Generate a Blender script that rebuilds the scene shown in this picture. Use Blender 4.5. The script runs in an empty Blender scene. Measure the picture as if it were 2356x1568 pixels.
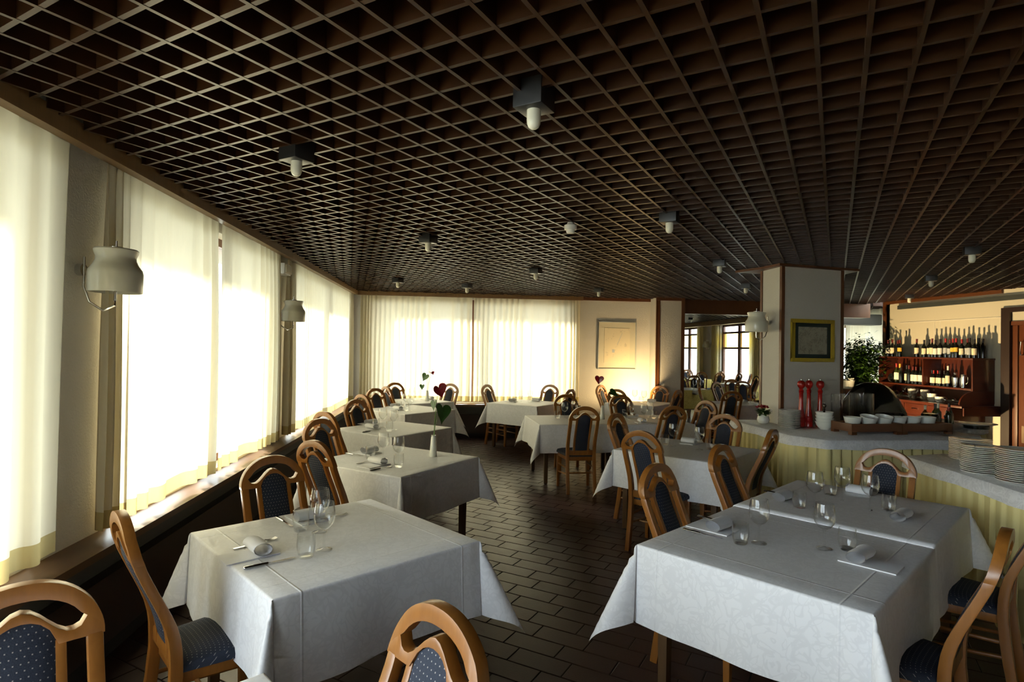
import bpy, bmesh, math, random
from mathutils import Vector, Matrix
R = math.radians
rnd = random.Random(7)
sc = bpy.context.scene
COL = sc.collection

# ------------------------------------------------------------------ camera
FPX, PITCH, ROLL, YAW, HC = 1329.0, 0.01301, 0.01712, R(5.7), 1.72
fw = Vector((math.sin(YAW) * math.cos(PITCH), math.cos(YAW) * math.cos(PITCH), math.sin(PITCH)))
rt = Vector((math.cos(YAW), -math.sin(YAW), 0))
up = rt.cross(fw)
r2 = rt * math.cos(ROLL) + up * math.sin(ROLL)
u2 = -rt * math.sin(ROLL) + up * math.cos(ROLL)
cam = bpy.data.objects.new('camera', bpy.data.cameras.new('camera'))
COL.objects.link(cam)
cam.data.sensor_width = 36.0
cam.data.lens = 36.0 * FPX / 2356.0
cam.data.clip_start, cam.data.clip_end = 0.05, 300
M = Matrix(((r2.x, u2.x, -fw.x, 0), (r2.y, u2.y, -fw.y, 0), (r2.z, u2.z, -fw.z, HC), (0, 0, 0, 1)))
cam.matrix_world = M
sc.camera = cam

# ------------------------------------------------------------------ sky, sun, exposure
world = bpy.data.worlds.new('world'); sc.world = world
world.use_nodes = True
bg = world.node_tree.nodes['Background']
bg.inputs['Color'].default_value = (0.86, 0.94, 1.0, 1)
bg.inputs['Strength'].default_value = 2.8
sl = bpy.data.lights.new('sun', 'SUN'); sl.energy = 10.0; sl.angle = R(7); sl.color = (1.0, 0.93, 0.80)
sun = bpy.data.objects.new('sun', sl); COL.objects.link(sun)
SUN_DIR = Vector((0.70, -0.60, -0.38)).normalized()
sun.rotation_euler = SUN_DIR.to_track_quat('-Z', 'Y').to_euler()
sun.location = (-12, 20, 8)
# added spot lamps standing in for low sunlight bounced onto bar and picture walls
def spot(name, loc, aim, watt, deg, size, col):
    l = bpy.data.lights.new(name, 'SPOT'); l.energy = watt; l.spot_size = R(deg); l.spot_blend = 0.35
    l.shadow_soft_size = size; l.color = col
    o = bpy.data.objects.new(name, l); COL.objects.link(o); o.location = loc
    o.rotation_euler = (Vector(aim) - Vector(loc)).to_track_quat('-Z', 'Y').to_euler()
spot('added_bounce_bar', (5.65, 8.85, 0.25), (8.4, 8.85, 1.70), 150, 70, 0.05, (1.0, 0.72, 0.36))
spot('added_bounce_picture', (3.55, 10.62, 0.84), (3.3, 11.25, 1.25), 24, 150, 0.12, (1.0, 0.72, 0.36))
sc.view_settings.view_transform = 'Standard'
sc.view_settings.look = 'None'
sc.view_settings.gamma = 1.0
sc.view_settings.use_curve_mapping = False
sc.view_settings.exposure = 2.1
cy = sc.cycles
cy.max_bounces = 6; cy.diffuse_bounces = 4; cy.glossy_bounces = 3; cy.transmission_bounces = 6
cy.transparent_max_bounces = 16; cy.caustics_reflective = False; cy.caustics_refractive = False
cy.use_denoising = True; cy.use_adaptive_sampling = True; cy.adaptive_threshold = 0.05; cy.adaptive_min_samples = 16; cy.sample_clamp_indirect = 6.0

# ------------------------------------------------------------------ materials
MATS = {}
class NT:
    def __init__(s, name):
        s.m = bpy.data.materials.new(name); s.m.use_nodes = True
        s.t = s.m.node_tree; s.t.nodes.clear()
        s.out = s.t.nodes.new('ShaderNodeOutputMaterial'); MATS[name] = s.m
    def n(s, typ, **kw):
        nd = s.t.nodes.new('ShaderNode' + typ)
        for k, v in kw.items():
            if k in nd.inputs: nd.inputs[k].default_value = v
            else: setattr(nd, k, v)
        return nd
    def l(s, a, b): s.t.links.new(a, b)
    def math(s, op, a, b=None):
        nd = s.t.nodes.new('ShaderNodeMath'); nd.operation = op
        for i, x in enumerate((a, b)):
            if x is None: continue
            if isinstance(x, (int, float)): nd.inputs[i].default_value = x
            else: s.l(x, nd.inputs[i])
        return nd.outputs[0]
    def mixc(s, fac, a, b):
        nd = s.t.nodes.new('ShaderNodeMix'); nd.data_type = 'RGBA'
        if isinstance(fac, (int, float)): nd.inputs[0].default_value = fac
        else: s.l(fac, nd.inputs[0])
        for i, x in ((6, a), (7, b)):
            if isinstance(x, tuple): nd.inputs[i].default_value = (*x[:3], 1)
            else: s.l(x, nd.inputs[i])
        return nd.outputs[2]
    def pbsdf(s, col=None, rough=.5, metal=0., spec=.5, coat=0.):
        p = s.n('BsdfPrincipled')
        if isinstance(col, tuple): p.inputs['Base Color'].default_value = (*col, 1)
        elif col is not None: s.l(col, p.inputs['Base Color'])
        if isinstance(rough, (int, float)): p.inputs['Roughness'].default_value = rough
        else: s.l(rough, p.inputs['Roughness'])
        p.inputs['Metallic'].default_value = metal
        p.inputs['Specular IOR Level'].default_value = spec
        p.inputs['Coat Weight'].default_value = coat
        p.inputs['Coat Roughness'].default_value = .15
        s.l(p.outputs[0], s.out.inputs[0]); return p
    def bump(s, p, h, strength, dist=.01):
        b = s.n('Bump', Strength=strength, Distance=dist); s.l(h, b.inputs['Height']); s.l(b.outputs[0], p.inputs['Normal'])
    def coord(s, scale=(1, 1, 1), kind='Object'):
        tc = s.n('TexCoord'); mp = s.n('Mapping'); mp.inputs['Scale'].default_value = scale
        s.l(tc.outputs[kind], mp.inputs[0]); return mp.outputs[0]
    def noise(s, vec, scale, detail=3., rough=.5, dist=0.):
        nd = s.n('TexNoise', Scale=scale, Detail=detail, Roughness=rough, Distortion=dist); s.l(vec, nd.inputs['Vector']); return nd.outputs['Fac']

def plain(name, col, rough=.5, metal=0., spec=.5, coat=0., vary=.08, scale=8.):
    t = NT(name); v = t.noise(t.coord(), scale)
    a = tuple(c * (1 - vary) for c in col); b = tuple(min(1, c * (1 + vary)) for c in col)
    t.pbsdf(t.mixc(v, a, b), rough, metal, spec, coat); return t.m
def wood(name, dark, light, rough=.4, grain=(30, 30, 2.5), coat=0., scale=1.):
    t = NT(name); c = t.coord(tuple(g * scale for g in grain))
    a = t.noise(c, 1.0, 4., .6, .6); b = t.noise(t.coord((2, 2, 2)), 1.5, 2.)
    f = t.math('MULTIPLY_ADD', a, .75)
    f.node.inputs[2].default_value = 0.; g = t.math('ADD', f, t.math('MULTIPLY', b, .3))
    p = t.pbsdf(t.mixc(g, dark, light), rough, coat=coat); t.bump(p, a, .08, .002); return t.m
def plaster(name, col, scale=70., strength=.35):
    t = NT(name); c = t.coord(); a = t.noise(c, scale, 4., .65); b = t.noise(c, 1.3, 2.)
    p = t.pbsdf(t.mixc(b, tuple(x * .95 for x in col), col), .85, spec=.25); t.bump(p, a, strength, .012); return t.m

wood('chair_wood', (.14, .053, .010), (.36, .140, .023), .34, coat=.25)
wood('table_wood', (.055, .03, .012), (.13, .07, .028), .4)
wood('ceiling_wood', (.008, .003, .0008), (.046, .0155, .003), .34, grain=(5, 5, 5))
wood('trim_wood', (.07, .022, .007), (.16, .055, .016), .4)
wood('pelmet_wood', (.13, .07, .025), (.27, .155, .06), .4)
wood('sill_wood', (.06, .028, .010), (.13, .066, .025), .36, grain=(14, 2.5, 14))
wood('bar_wood', (.040, .008, .004), (.10, .022, .009), .3, grain=(3, 30, 30), coat=.3)
wood('door_wood', (.07, .02, .006), (.17, .05, .015), .4)
wood('tray_wood', (.075, .026, .009), (.15, .055, .02), .42, grain=(3, 30, 30))
wood('panel_dark', (.012, .005, .003), (.03, .012, .006), .45)
plain('ceiling_panel', (.008, .008, .008), .8)
plaster('wall_plaster', (.62, .58, .50))
plaster('wall_smooth', (.66, .60, .45), 30., .05)
plain('black_metal', (.018, .018, .019), .35)
plain('grey_panel', (.05, .055, .05), .5)
plain('opal', (.78, .76, .62), .22, coat=.2, vary=.02)
plain('lamp_shade', (.62, .60, .47), .28, coat=.35, vary=.02)
plain('chrome', (.72, .72, .72), .16, metal=1., vary=.03)
plain('steel', (.62, .62, .62), .2, metal=1., vary=.03)
plain('porcelain', (.74, .75, .68), .16, coat=.4, vary=.02)
plain('white_plastic', (.72, .70, .64), .4, vary=.03)
plain('red_lacquer', (.36, .012, .008), .25, coat=.2, vary=.05)
plain('dark_lacquer', (.035, .022, .014), .22, coat=.4)
plain('black_gloss', (.012, .012, .010), .12, coat=.4)
plain('petal_red', (.30, .008, .016), .25, vary=.2)
plain('petal_dark', (.17, .02, .02), .3, vary=.2)
plain('petal_white', (.75, .72, .66), .5)
plain('leaf', (.035, .105, .018), .38, vary=.4, scale=40.)
plain('ficus_leaf', (.045, .10, .016), .4, vary=.5, scale=25.)
plain('stem_green', (.13, .24, .06), .5)
plain('bark', (.10, .07, .045), .8)
plain('soil', (.03, .02, .015), .9)
plain('bottle_dark', (.010, .012, .010), .08, coat=.3)
plain('bottle_oil', (.035, .045, .012), .08, coat=.3)
plain('label_cream', (.78, .68, .45), .6, vary=.05)
plain('label_white', (.80, .76, .66), .6, vary=.05)
plain('label_grey', (.42, .44, .44), .6, vary=.1)
plain('label_yellow', (.80, .46, .05), .6, vary=.1)
plain('foil_red', (.34, .02, .015), .35)
plain('foil_black', (.02, .016, .016), .35)
plain('foil_maroon', (.13, .018, .014), .35)
plain('picture_mat', (.62, .56, .40), .7, vary=.03)
plain('frame_silver', (.46, .47, .43), .35)
plain('frame_yellow', (.46, .32, .02), .45, vary=.15, scale=30.)
plain('mat_green', (.018, .032, .026), .7)
plain('rubber', (.02, .02, .02), .7)
plain('outside_ground', (.35, .35, .30), .9)

t = NT('picture_paper'); c = t.coord((1, 1, 1)); a = t.noise(c, 9., 5., .7); b = t.noise(c, 60., 2.)
k = t.math('MULTIPLY', t.math('GREATER_THAN', a, .60), t.math('GREATER_THAN', b, .45))
t.pbsdf(t.mixc(t.math('MULTIPLY', k, .35), (.70, .60, .40), (.22, .19, .14)), .7)
t = NT('picture_map'); c = t.coord((1, 1, 1)); a = t.noise(c, 14., 6., .75); b = t.noise(c, 90., 2.)
k = t.math('MULTIPLY', t.math('GREATER_THAN', a, .5), t.math('GREATER_THAN', b, .48))
t.pbsdf(t.mixc(t.math('MULTIPLY', k, .45), (.36, .33, .23), (.10, .09, .06)), .7)

# damask tablecloth: faint scrollwork, ironed creases
def damask(name, base, alt, cre=.395):
    t = NT(name); c = t.coord()
    k = None
    for sc_, off, wd in ((5.5, 0., .022), (8.5, 7., .03), (13., 3., .04)):
        q = t.noise(t.coord((1, 1, 1)), sc_, 1.2, .5, 1.1 + off * .1)
        e = t.math('MINIMUM', t.math('MAXIMUM', t.math('MULTIPLY', t.math('SUBTRACT', wd + .006, t.math('ABSOLUTE', t.math('SUBTRACT', q, .5 + off * .006))), 55.), 0.), 1.)
        k = e if k is None else t.math('MAXIMUM', k, e)
    sx = t.n('SeparateXYZ'); t.l(c, sx.inputs[0])
    cr = None
    for ax in (0, 1):
        for pos in (-cre, cre):
            g = t.math('ABSOLUTE', t.math('SUBTRACT', sx.outputs[ax], pos))
            g = t.math('MAXIMUM', t.math('SUBTRACT', 1., t.math('MULTIPLY', g, 160.)), 0.)
            cr = g if cr is None else t.math('MAXIMUM', cr, g)
    fine = t.noise(c, 420., 2.); wr = t.noise(c, 6., 3., .6)
    rough = t.math('ADD', .62, t.math('MULTIPLY', k, -.18))
    p = t.pbsdf(t.mixc(k, base, alt), rough, spec=.35)
    h = t.math('ADD', t.math('MULTIPLY', cr, .6), t.math('ADD', t.math('MULTIPLY', fine, .04), t.math('MULTIPLY', wr, 1.1)))
    t.bump(p, h, .5, .006)
damask('damask_white', (.80, .81, .84), (.745, .755, .785))
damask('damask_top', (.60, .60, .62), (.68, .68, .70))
damask('damask_yellow', (.50, .40, .09), (.60, .49, .13))
t = NT('skirt_cloth'); c = t.coord(); a = t.noise(c, 300., 2.); b = t.noise(c, 3., 2.)
p = t.pbsdf(t.mixc(b, (.66, .57, .25), (.74, .65, .32)), .7, spec=.2); t.bump(p, a, .2, .003)
t = NT('napkin_cloth'); c = t.coord(); a = t.noise(c, 200., 2.)
p = t.pbsdf((.78, .79, .82), .7, spec=.2); t.bump(p, a, .15, .003)

# upholstery: dark blue with staggered pale dots
def upholstery(name, back):
    t = NT(name); c = t.coord(); s = t.n('SeparateXYZ'); t.l(c, s.inputs[0])
    uu = t.math('MULTIPLY', s.outputs[0], 62.); vv = t.math('MULTIPLY', s.outputs[2] if back else t.math('SUBTRACT', s.outputs[1], s.outputs[2]), 62.)
    row = t.math('FLOOR', vv); odd = t.math('MULTIPLY', t.math('FLOORED_MODULO', row, 2.), .5)
    du = t.math('ABSOLUTE', t.math('SUBTRACT', t.math('FRACT', t.math('ADD', uu, odd)), .5))
    dv = t.math('ABSOLUTE', t.math('SUBTRACT', t.math('FRACT', vv), .5))
    k = t.math('MULTIPLY', t.math('LESS_THAN', du, .10), t.math('LESS_THAN', dv, .10))
    w = t.noise(c, 260., 2.)
    col = t.mixc(k, t.mixc(w, (.010, .014, .026), (.026, .034, .056)), (.30, .28, .26))
    p = t.pbsdf(col, .75, spec=.3); t.bump(p, w, .25, .002)
upholstery('seat_fabric', False); upholstery('back_fabric', True)

# floor tile, quarry brown with a soft sheen
t = NT('floor_tile'); c = t.coord(kind='Object')
oi = t.n('ObjectInfo'); a = t.noise(c, 9., 3.); b = t.noise(c, 90., 2.)
v = t.math('ADD', t.math('MULTIPLY', a, .6), t.math('MULTIPLY', oi.outputs['Random'], .4))
p = t.pbsdf(t.mixc(v, (.028, .015, .012), (.062, .030, .023)), t.math('ADD', .26, t.math('MULTIPLY', a, .16)), spec=.5); t.bump(p, b, .12, .004)
plain('grout', (.018, .014, .012), .9)

# sheer curtain: light comes through the cloth
def curtain_mat(name, col, trans):
    t = NT(name); c = t.coord(); a = t.noise(t.coord((1, 1, .15)), 40., 3.)
    cc = t.mixc(a, tuple(x * .93 for x in col), col)
    d = t.n('BsdfDiffuse'); tr = t.n('BsdfTranslucent'); t.l(cc, d.inputs[0]); t.l(cc, tr.inputs[0])
    mx = t.n('MixShader'); mx.inputs[0].default_value = trans
    t.l(d.outputs[0], mx.inputs[1]); t.l(tr.outputs[0], mx.inputs[2]); t.l(mx.outputs[0], t.out.inputs[0])
curtain_mat('curtain_sheer', (.77, .70, .51), .39)
curtain_mat('curtain_hem', (.56, .45, .20), .28)
curtain_mat('curtain_heavy', (.80, .70, .40), .5)

def glass_mat(name, tint, ior=1.45, rough=.01, base=.03):
    t = NT(name); tr = t.n('BsdfTransparent'); tr.inputs[0].default_value = (*tint, 1)
    g = t.n('BsdfGlossy'); g.inputs['Roughness'].default_value = rough
    lw = t.n('LayerWeight', Blend=.5)
    k = t.math('MINIMUM', t.math('ADD', t.math('MULTIPLY', t.math('POWER', lw.outputs['Facing'], 2.6), .9), .025 + base), 1.)
    mx = t.n('MixShader'); t.l(k, mx.inputs[0]); t.l(tr.outputs[0], mx.inputs[1]); t.l(g.outputs[0], mx.inputs[2])
    t.l(mx.outputs[0], t.out.inputs[0])
glass_mat('glass', (.985, .99, .99), base=.01); glass_mat('pane', (.92, .94, .94), base=.0)
glass_mat('pane_yellow', (.98, .90, .52), base=.0); glass_mat('glass_green', (.30, .38, .22))

# ------------------------------------------------------------------ mesh helpers
class MB:
    def __init__(s): s.v = []; s.f = []
    def add(s, vs, fs):
        o = len(s.v); s.v += [tuple(x) for x in vs]; s.f += [tuple(i + o for i in f) for f in fs]; return s
    def box(s, x0, x1, y0, y1, z0, z1):
        return s.add([(x0, y0, z0), (x1, y0, z0), (x1, y1, z0), (x0, y1, z0), (x0, y0, z1), (x1, y0, z1), (x1, y1, z1), (x0, y1, z1)],
                     [(0, 3, 2, 1), (4, 5, 6, 7), (0, 1, 5, 4), (1, 2, 6, 5), (2, 3, 7, 6), (3, 0, 4, 7)])
    def bar(s, a, b, w, z0, z1):      # upright board along a 2-D segment
        a = Vector(a); b = Vector(b); d = (b - a).normalized(); n = Vector((-d.y, d.x)) * (w / 2)
        return s.prism([a - n, b - n, b + n, a + n], z0, z1)
    def prism(s, poly, z0, z1):
        n = len(poly); vs = [(p[0], p[1], z0) for p in poly] + [(p[0], p[1], z1) for p in poly]
        fs = [tuple(range(n))[::-1], tuple(range(n, 2 * n))] + [(i, (i + 1) % n, n + (i + 1) % n, n + i) for i in range(n)]
        return s.add(vs, fs)
    def grid(s, rows, closed=False):
        m = len(rows[0]); vs = [p for r in rows for p in r]; fs = []
        for i in range(len(rows) - 1):
            for j in range(m if closed else m - 1):
                k = (j + 1) % m; fs.append((i * m + j, i * m + k, (i + 1) * m + k, (i + 1) * m + j))
        return s.add(vs, fs)
    def lathe(s, prof, n=20, at=(0, 0, 0), sx=1., sy=1.):
        rows = []
        for r, z in prof:
            r = max(r, 1e-5)
            rows.append([(at[0] + sx * r * math.cos(2 * math.pi * k / n), at[1] + sy * r * math.sin(2 * math.pi * k / n), at[2] + z) for k in range(n)])
        return s.grid(rows, True)
    def tube(s, path, rad, n=8, cap=True):
        path = [Vector(p) for p in path]; rows = []; up0 = Vector((0, 0, 1)); rad = rad if isinstance(rad, (list, tuple)) else [rad] * len(path)
        for i, p in enumerate(path):
            d = (path[min(i + 1, len(path) - 1)] - path[max(i - 1, 0)]).normalized()
            a = d.cross(up0); a = a if a.length > 1e-3 else d.cross(Vector((1, 0, 0))); a.normalize(); b = d.cross(a)
            rows.append([p + (a * math.cos(2 * math.pi * k / n) + b * math.sin(2 * math.pi * k / n)) * rad[i] for k in range(n)])
        o = len(s.v); s.grid(rows, True)
        if cap: s.f += [tuple(o + k for k in range(n))[::-1], tuple(o + (len(rows) - 1) * n + k for k in range(n))]
        return s
    def mesh(s, name, bevel=0., seg=2, smooth=True, ang=38):
        bm = bmesh.new(); vs = [bm.verts.new(p) for p in s.v]
        for f in s.f:
            try: bm.faces.new([vs[i] for i in f])
            except ValueError: pass
        bmesh.ops.remove_doubles(bm, verts=bm.verts, dist=2e-5)
        bmesh.ops.recalc_face_normals(bm, faces=bm.faces)
        if bevel:
            es = [e for e in bm.edges if len(e.link_faces) == 2 and e.calc_face_angle(0) > R(42)]
            bmesh.ops.bevel(bm, geom=es, offset=bevel, segments=seg, affect='EDGES', profile=.6, clamp_overlap=True)
        me = bpy.data.meshes.new(name); bm.to_mesh(me); bm.free()
        if smooth:
            me.polygons.foreach_set('use_smooth', [True] * len(me.polygons))
            me.set_sharp_from_angle(angle=R(ang))
        return me
    def build(s, name, mat, parent=None, loc=None, rz=0., **kw):
        return obj(name, s.mesh(name, **kw), mat, parent, loc, rz)

def obj(name, me, mat, parent=None, loc=None, rz=0.):
    if mat and not me.materials: me.materials.append(MATS[mat])
    o = bpy.data.objects.new(name, me); COL.objects.link(o)
    if parent: o.parent = parent
    if loc: o.location = loc
    if rz: o.rotation_euler = (0, 0, rz)
    return o
def tag(o, label, cat, group=None, kind=None):
    o['label'] = label; o['category'] = cat
    if group: o['group'] = group
    if kind: o['kind'] = kind
    return o
def thing(name, label, cat, loc=(0, 0, 0), rz=0., group=None):
    o = bpy.data.objects.new(name, None); COL.objects.link(o); o.empty_display_size = .1
    o.location = loc; o.rotation_euler = (0, 0, rz); return tag(o, label, cat, group)
def struct(o, label=None):
    o['kind'] = 'structure'
    if label: o['label'] = label
    return o
KIDS = {}
def kids(o):
    return [c for c in bpy.data.objects if c.parent == o]
def copy_tree(root, loc, rz, label, group=None, cache={}):
    if root.name not in cache: cache[root.name] = [(c, kids(c)) for c in kids(root)]
    r = root.copy(); COL.objects.link(r); r.location = loc; r.rotation_euler = (0, 0, rz); r['label'] = label
    if group: r['group'] = group
    for c, gs in cache[root.name]:
        k = c.copy(); COL.objects.link(k); k.parent = r
        for g in gs:
            q = g.copy(); COL.objects.link(q); q.parent = k
    return r

# ------------------------------------------------------------------ room shell
XL, XR, YF, ZC = -2.0, 8.4, 11.25, 2.751
WZ0, WZ1 = 0.66, 2.66
# floor: slab + tiles laid at 35 degrees
E1 = Vector((math.cos(R(35)), -math.sin(R(35)))); E2 = Vector((math.sin(R(35)), math.cos(R(35))))
floor = struct(MB().box(-2.3, 9.9, -4.9, 25.4, -.12, -.004).build('floor', 'grout', smooth=False), 'dark brown quarry tile floor laid diagonally')
TL, TW, JT = .326, .154, .007
def tile_mb(mb, c=(0, 0)):
    a, b, t, i = (TL - JT) / 2, (TW - JT) / 2, .0, .0025
    P = []
    for (h, q, z) in ((a, b, -.005), (a, b, -.0015), (a - i, b - i, 0.)):
        for sx, sy in ((-1, -1), (1, -1), (1, 1), (-1, 1)):
            w = E1 * (sx * h) + E2 * (sy * q); P.append((c[0] + w.x, c[1] + w.y, z))
    F = [(8, 9, 10, 11)]
    for k in range(4):
        F += [(k, (k + 1) % 4, 4 + (k + 1) % 4, 4 + k), (4 + k, 4 + (k + 1) % 4, 8 + (k + 1) % 4, 8 + k)]
    mb.add(P, F)
TABLES_XY = [(-.58, 2.965), (1.65, 2.715), (2.47, 3.37), (-.475, 4.98), (-.69, 6.85), (2.28, 5.45), (1.6, 7.74), (2.6, 7.8), (-.66, 8.95), (-.62, 1.04)]
tiles = []
W2 = cam.matrix_world.inverted()
for r in range(-100, 220):
    for q in range(-110, 110):
        u = -1.685 + TL * (q + .5) + (.112 if r % 2 else 0); v = 2.9585 + TW * (r + .5)
        p = E1 * u + E2 * v
        if not (-2.2 < p.x < 9.8 and -4.6 < p.y < 25.2): continue
        if p.y > 11.3 and p.x < 4.2: continue
        l = W2 @ Vector((p.x, p.y, 0)); score = 0
        if l.z < -.1:
            X = 1178 + FPX * l.x / -l.z; Y = 784 - FPX * l.y / -l.z
            if -20 < X < 2376 and Y < 1590:
                score = 1 / (l.z * l.z)
                if any((p.x - a) ** 2 + (p.y - b) ** 2 < .62 ** 2 for a, b in TABLES_XY) or X < 560 or (p.x > 2.2 and p.y < 4.5) or (p.x > 3.3): score *= .05
        tiles.append((score, p.x, p.y))
tiles.sort(key=lambda k: -k[0])
mb = MB(); tile_mb(mb); tm = mb.mesh('floor_tile', smooth=False); tm.materials.append(MATS['floor_tile'])
for s_, x, y in tiles[:300]:
    o = bpy.data.objects.new('floor_tile', tm); COL.objects.link(o); o.parent = floor; o.location = (x, y, 0)
mb = MB()
for s_, x, y in tiles[300:]: tile_mb(mb, (x, y))
o = mb.build('floor_tile_field', 'floor_tile', floor, smooth=False); o['kind'] = 'stuff'

# walls
def wall_open(name, mat, axis, c0, c1, lo, hi, opens, zt=2.9):
    """wall slab between c0 and c1 across `axis`, running lo..hi, with window openings (a, b, z0, z1)"""
    mb = MB(); cur = lo
    def bx(a, b, z0, z1):
        if axis == 'x': mb.box(c0, c1, a, b, z0, z1)
        else: mb.box(a, b, c0, c1, z0, z1)
    for a, b, z0, z1 in sorted(opens):
        bx(cur, a, 0, zt); bx(a, b, 0, z0); bx(a, b, z1, zt); cur = b
    bx(cur, hi, 0, zt); return struct(mb.build(name, mat, smooth=False))
WL = [(-3.2, 3.0), (3.60, 6.45), (7.2, 10.9)]
wall_open('wall_left', 'wall_plaster', 'x', XL - .3, XL, -4.8, YF + .3, [(a, b, WZ0, WZ1) for a, b in WL])['label'] = 'white plaster window wall behind the cream curtains'
wall_open('wall_far', 'wall_plaster', 'y', YF, YF + .3, XL, 4.2, [(-1.58, 2.28, WZ0, WZ1)])['label'] = 'white plaster end wall with curtained window and picture'
wall_open('wall_right', 'wall_smooth', 'x', XR, XR + .12, -4.8, 10.54, [(6.85, 7.95, 0, 2.42)])['label'] = 'smooth cream wall behind the bar'
wall_open('wall_back', 'wall_plaster', 'y', -4.8, -4.5, XL, XR, [])
W2O = [(12.0, 14.7), (15.5, 16.9), (17.75, 20.1), (21.9, 24.4)]
wall_open('wall_next_room_right', 'wall_plaster', 'x', 9.6, 9.85, 10.54, 25.2, [(a, b, .66, 2.7) for a, b in W2O])['label'] = 'window wall of the next room'
struct(MB().box(XR, 9.6, 10.42, 10.54, 0, 2.9).build('wall_next_room_near', 'wall_smooth', smooth=False))
struct(MB().box(3.95, 4.2, YF, 25.2, 0, 2.9).build('wall_next_room_left', 'wall_plaster', smooth=False))
struct(MB().box(3.95, 9.85, 25.0, 25.25, 0, 2.9).build('wall_next_room_far', 'wall_plaster', smooth=False))
# pilaster at the doorway
struct(MB().box(3.9, 4.42, 10.85, YF + .3, 0, 2.76).build('wall_pilaster', 'wall_plaster', smooth=False), 'textured plaster pilaster beside the wide doorway')
ntrim = [0]
def trim(mb, mat, label=None, **kw):
    ntrim[0] += 1
    return struct(mb.build('trim_%d' % ntrim[0], mat, smooth=False, **kw), label)
trim(MB().box(3.885, 3.955, 10.838, 10.86, 0, 2.75).box(3.888, 3.9, 10.838, 10.89, 0, 2.75), 'trim_wood', 'brown corner strip on the pilaster by the picture wall')
trim(MB().box(4.385, 4.45, 10.83, 11.58, 0, 2.75), 'trim_wood', 'brown jamb of the wide doorway')
trim(MB().box(4.42, XR + .1, 11.08, 11.38, 2.475, 2.9), 'trim_wood', 'dark wooden beam over the wide doorway')
trim(MB().box(2.4, 3.9, 11.225, 11.25, 2.70, 2.76).box(3.88, 4.45, 10.825, 10.85, 2.70, 2.76), 'trim_wood')
trim(MB().box(XR - .02, XR + .14, 10.50, 10.58, 0, 2.75), 'trim_wood', 'brown post at the end of the bar wall')
trim(MB().box(XR - .03, XR, 8.09, 10.5, 2.70, 2.76), 'trim_wood')
trim(MB().box(XR - .05, XR, 6.3, 10.17, 2.585, 2.655), 'grey_panel', 'long grey board for the beam shadow high on the bar wall')  # grey board stands in for the beam's cast shadow on the wall
trim(MB().box(XR - .008, XR, 8.1, 10.15, 2.33, 2.338).box(XR - .006, XR, 9.36, 9.366, 1.7, 2.33).box(XR - .006, XR, 9.24, 9.246, 1.7, 2.33), 'label_white')
trim(MB().box(8.45, 8.62, 11.6, 25., 2.60, 2.751), 'pelmet_wood', 'pale ledge below the ceiling of the next room')
# sill, apron and pelmet along both window walls
trim(MB().box(XL, -1.79, -4.5, 11.0, .60, .64).box(XL, 2.45, 10.98, YF, .60, .64), 'sill_wood', 'long brown window sill below the curtains')
trim(MB().prism([(XL, -4.5), (-1.90, -4.5), (-1.90, 11.1), (2.45, 11.1), (2.45, YF), (XL, YF)], .46, .60), 'grey_panel', 'grey recessed strip under the window sill')
trim(MB().prism([(XL, -4.5), (-1.83, -4.5), (-1.83, 11.03), (2.45, 11.03), (2.45, YF), (XL, YF)], .10, .46), 'panel_dark', 'dark wood panel under the window sill')
struct(MB().prism([(XL, -4.5), (-1.86, -4.5), (-1.86, 11.06), (2.45, 11.06), (2.45, YF), (XL, YF)], 0, .10).build('baseboard_left', 'rubber', smooth=False))
struct(MB().box(2.45, 3.9, 11.23, YF, 0, .08).build('baseboard_far', 'trim_wood', smooth=False))
trim(MB().box(-1.885, -1.82, -4.5, 11.2, 2.685, 2.78).box(-1.82, 2.5, 11.10, 11.16, 2.685, 2.78), 'pelmet_wood', 'wooden curtain rail board along the window wall')

# big pillar
PIL = [(3.76, 6.33), (4.66, 6.54), (4.74, 7.05), (3.76, 6.78)]
pillar = struct(MB().prism(PIL, 0, 2.76).build('wall_pillar', 'wall_plaster', smooth=False), 'free-standing plaster pillar with wooden corner strips')
def corner(p, a, b, w=.045, z1=2.75):
    p = Vector(p); da = (Vector(a) - p).normalized(); db = (Vector(b) - p).normalized(); o = -(da + db) * .012
    q = p + o
    return MB().prism([q, q + da * w, q + da * w + db * .016, q + da * .016 + db * .016, q + db * w + da * .016, q + db * w], 0, z1)
for i in range(4):
    o = corner(PIL[i], PIL[i - 1], PIL[(i + 1) % 4]).build('corner_strip', 'trim_wood', pillar, smooth=False)
MB().prism([(3.70, 6.28), (4.86, 6.52), (4.9, 7.1), (3.70, 7.0), (3.52, 6.98), (3.66, 6.6)], 2.725, 2.752).build('ceiling_collar', 'trim_wood', pillar, smooth=False)

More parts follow.
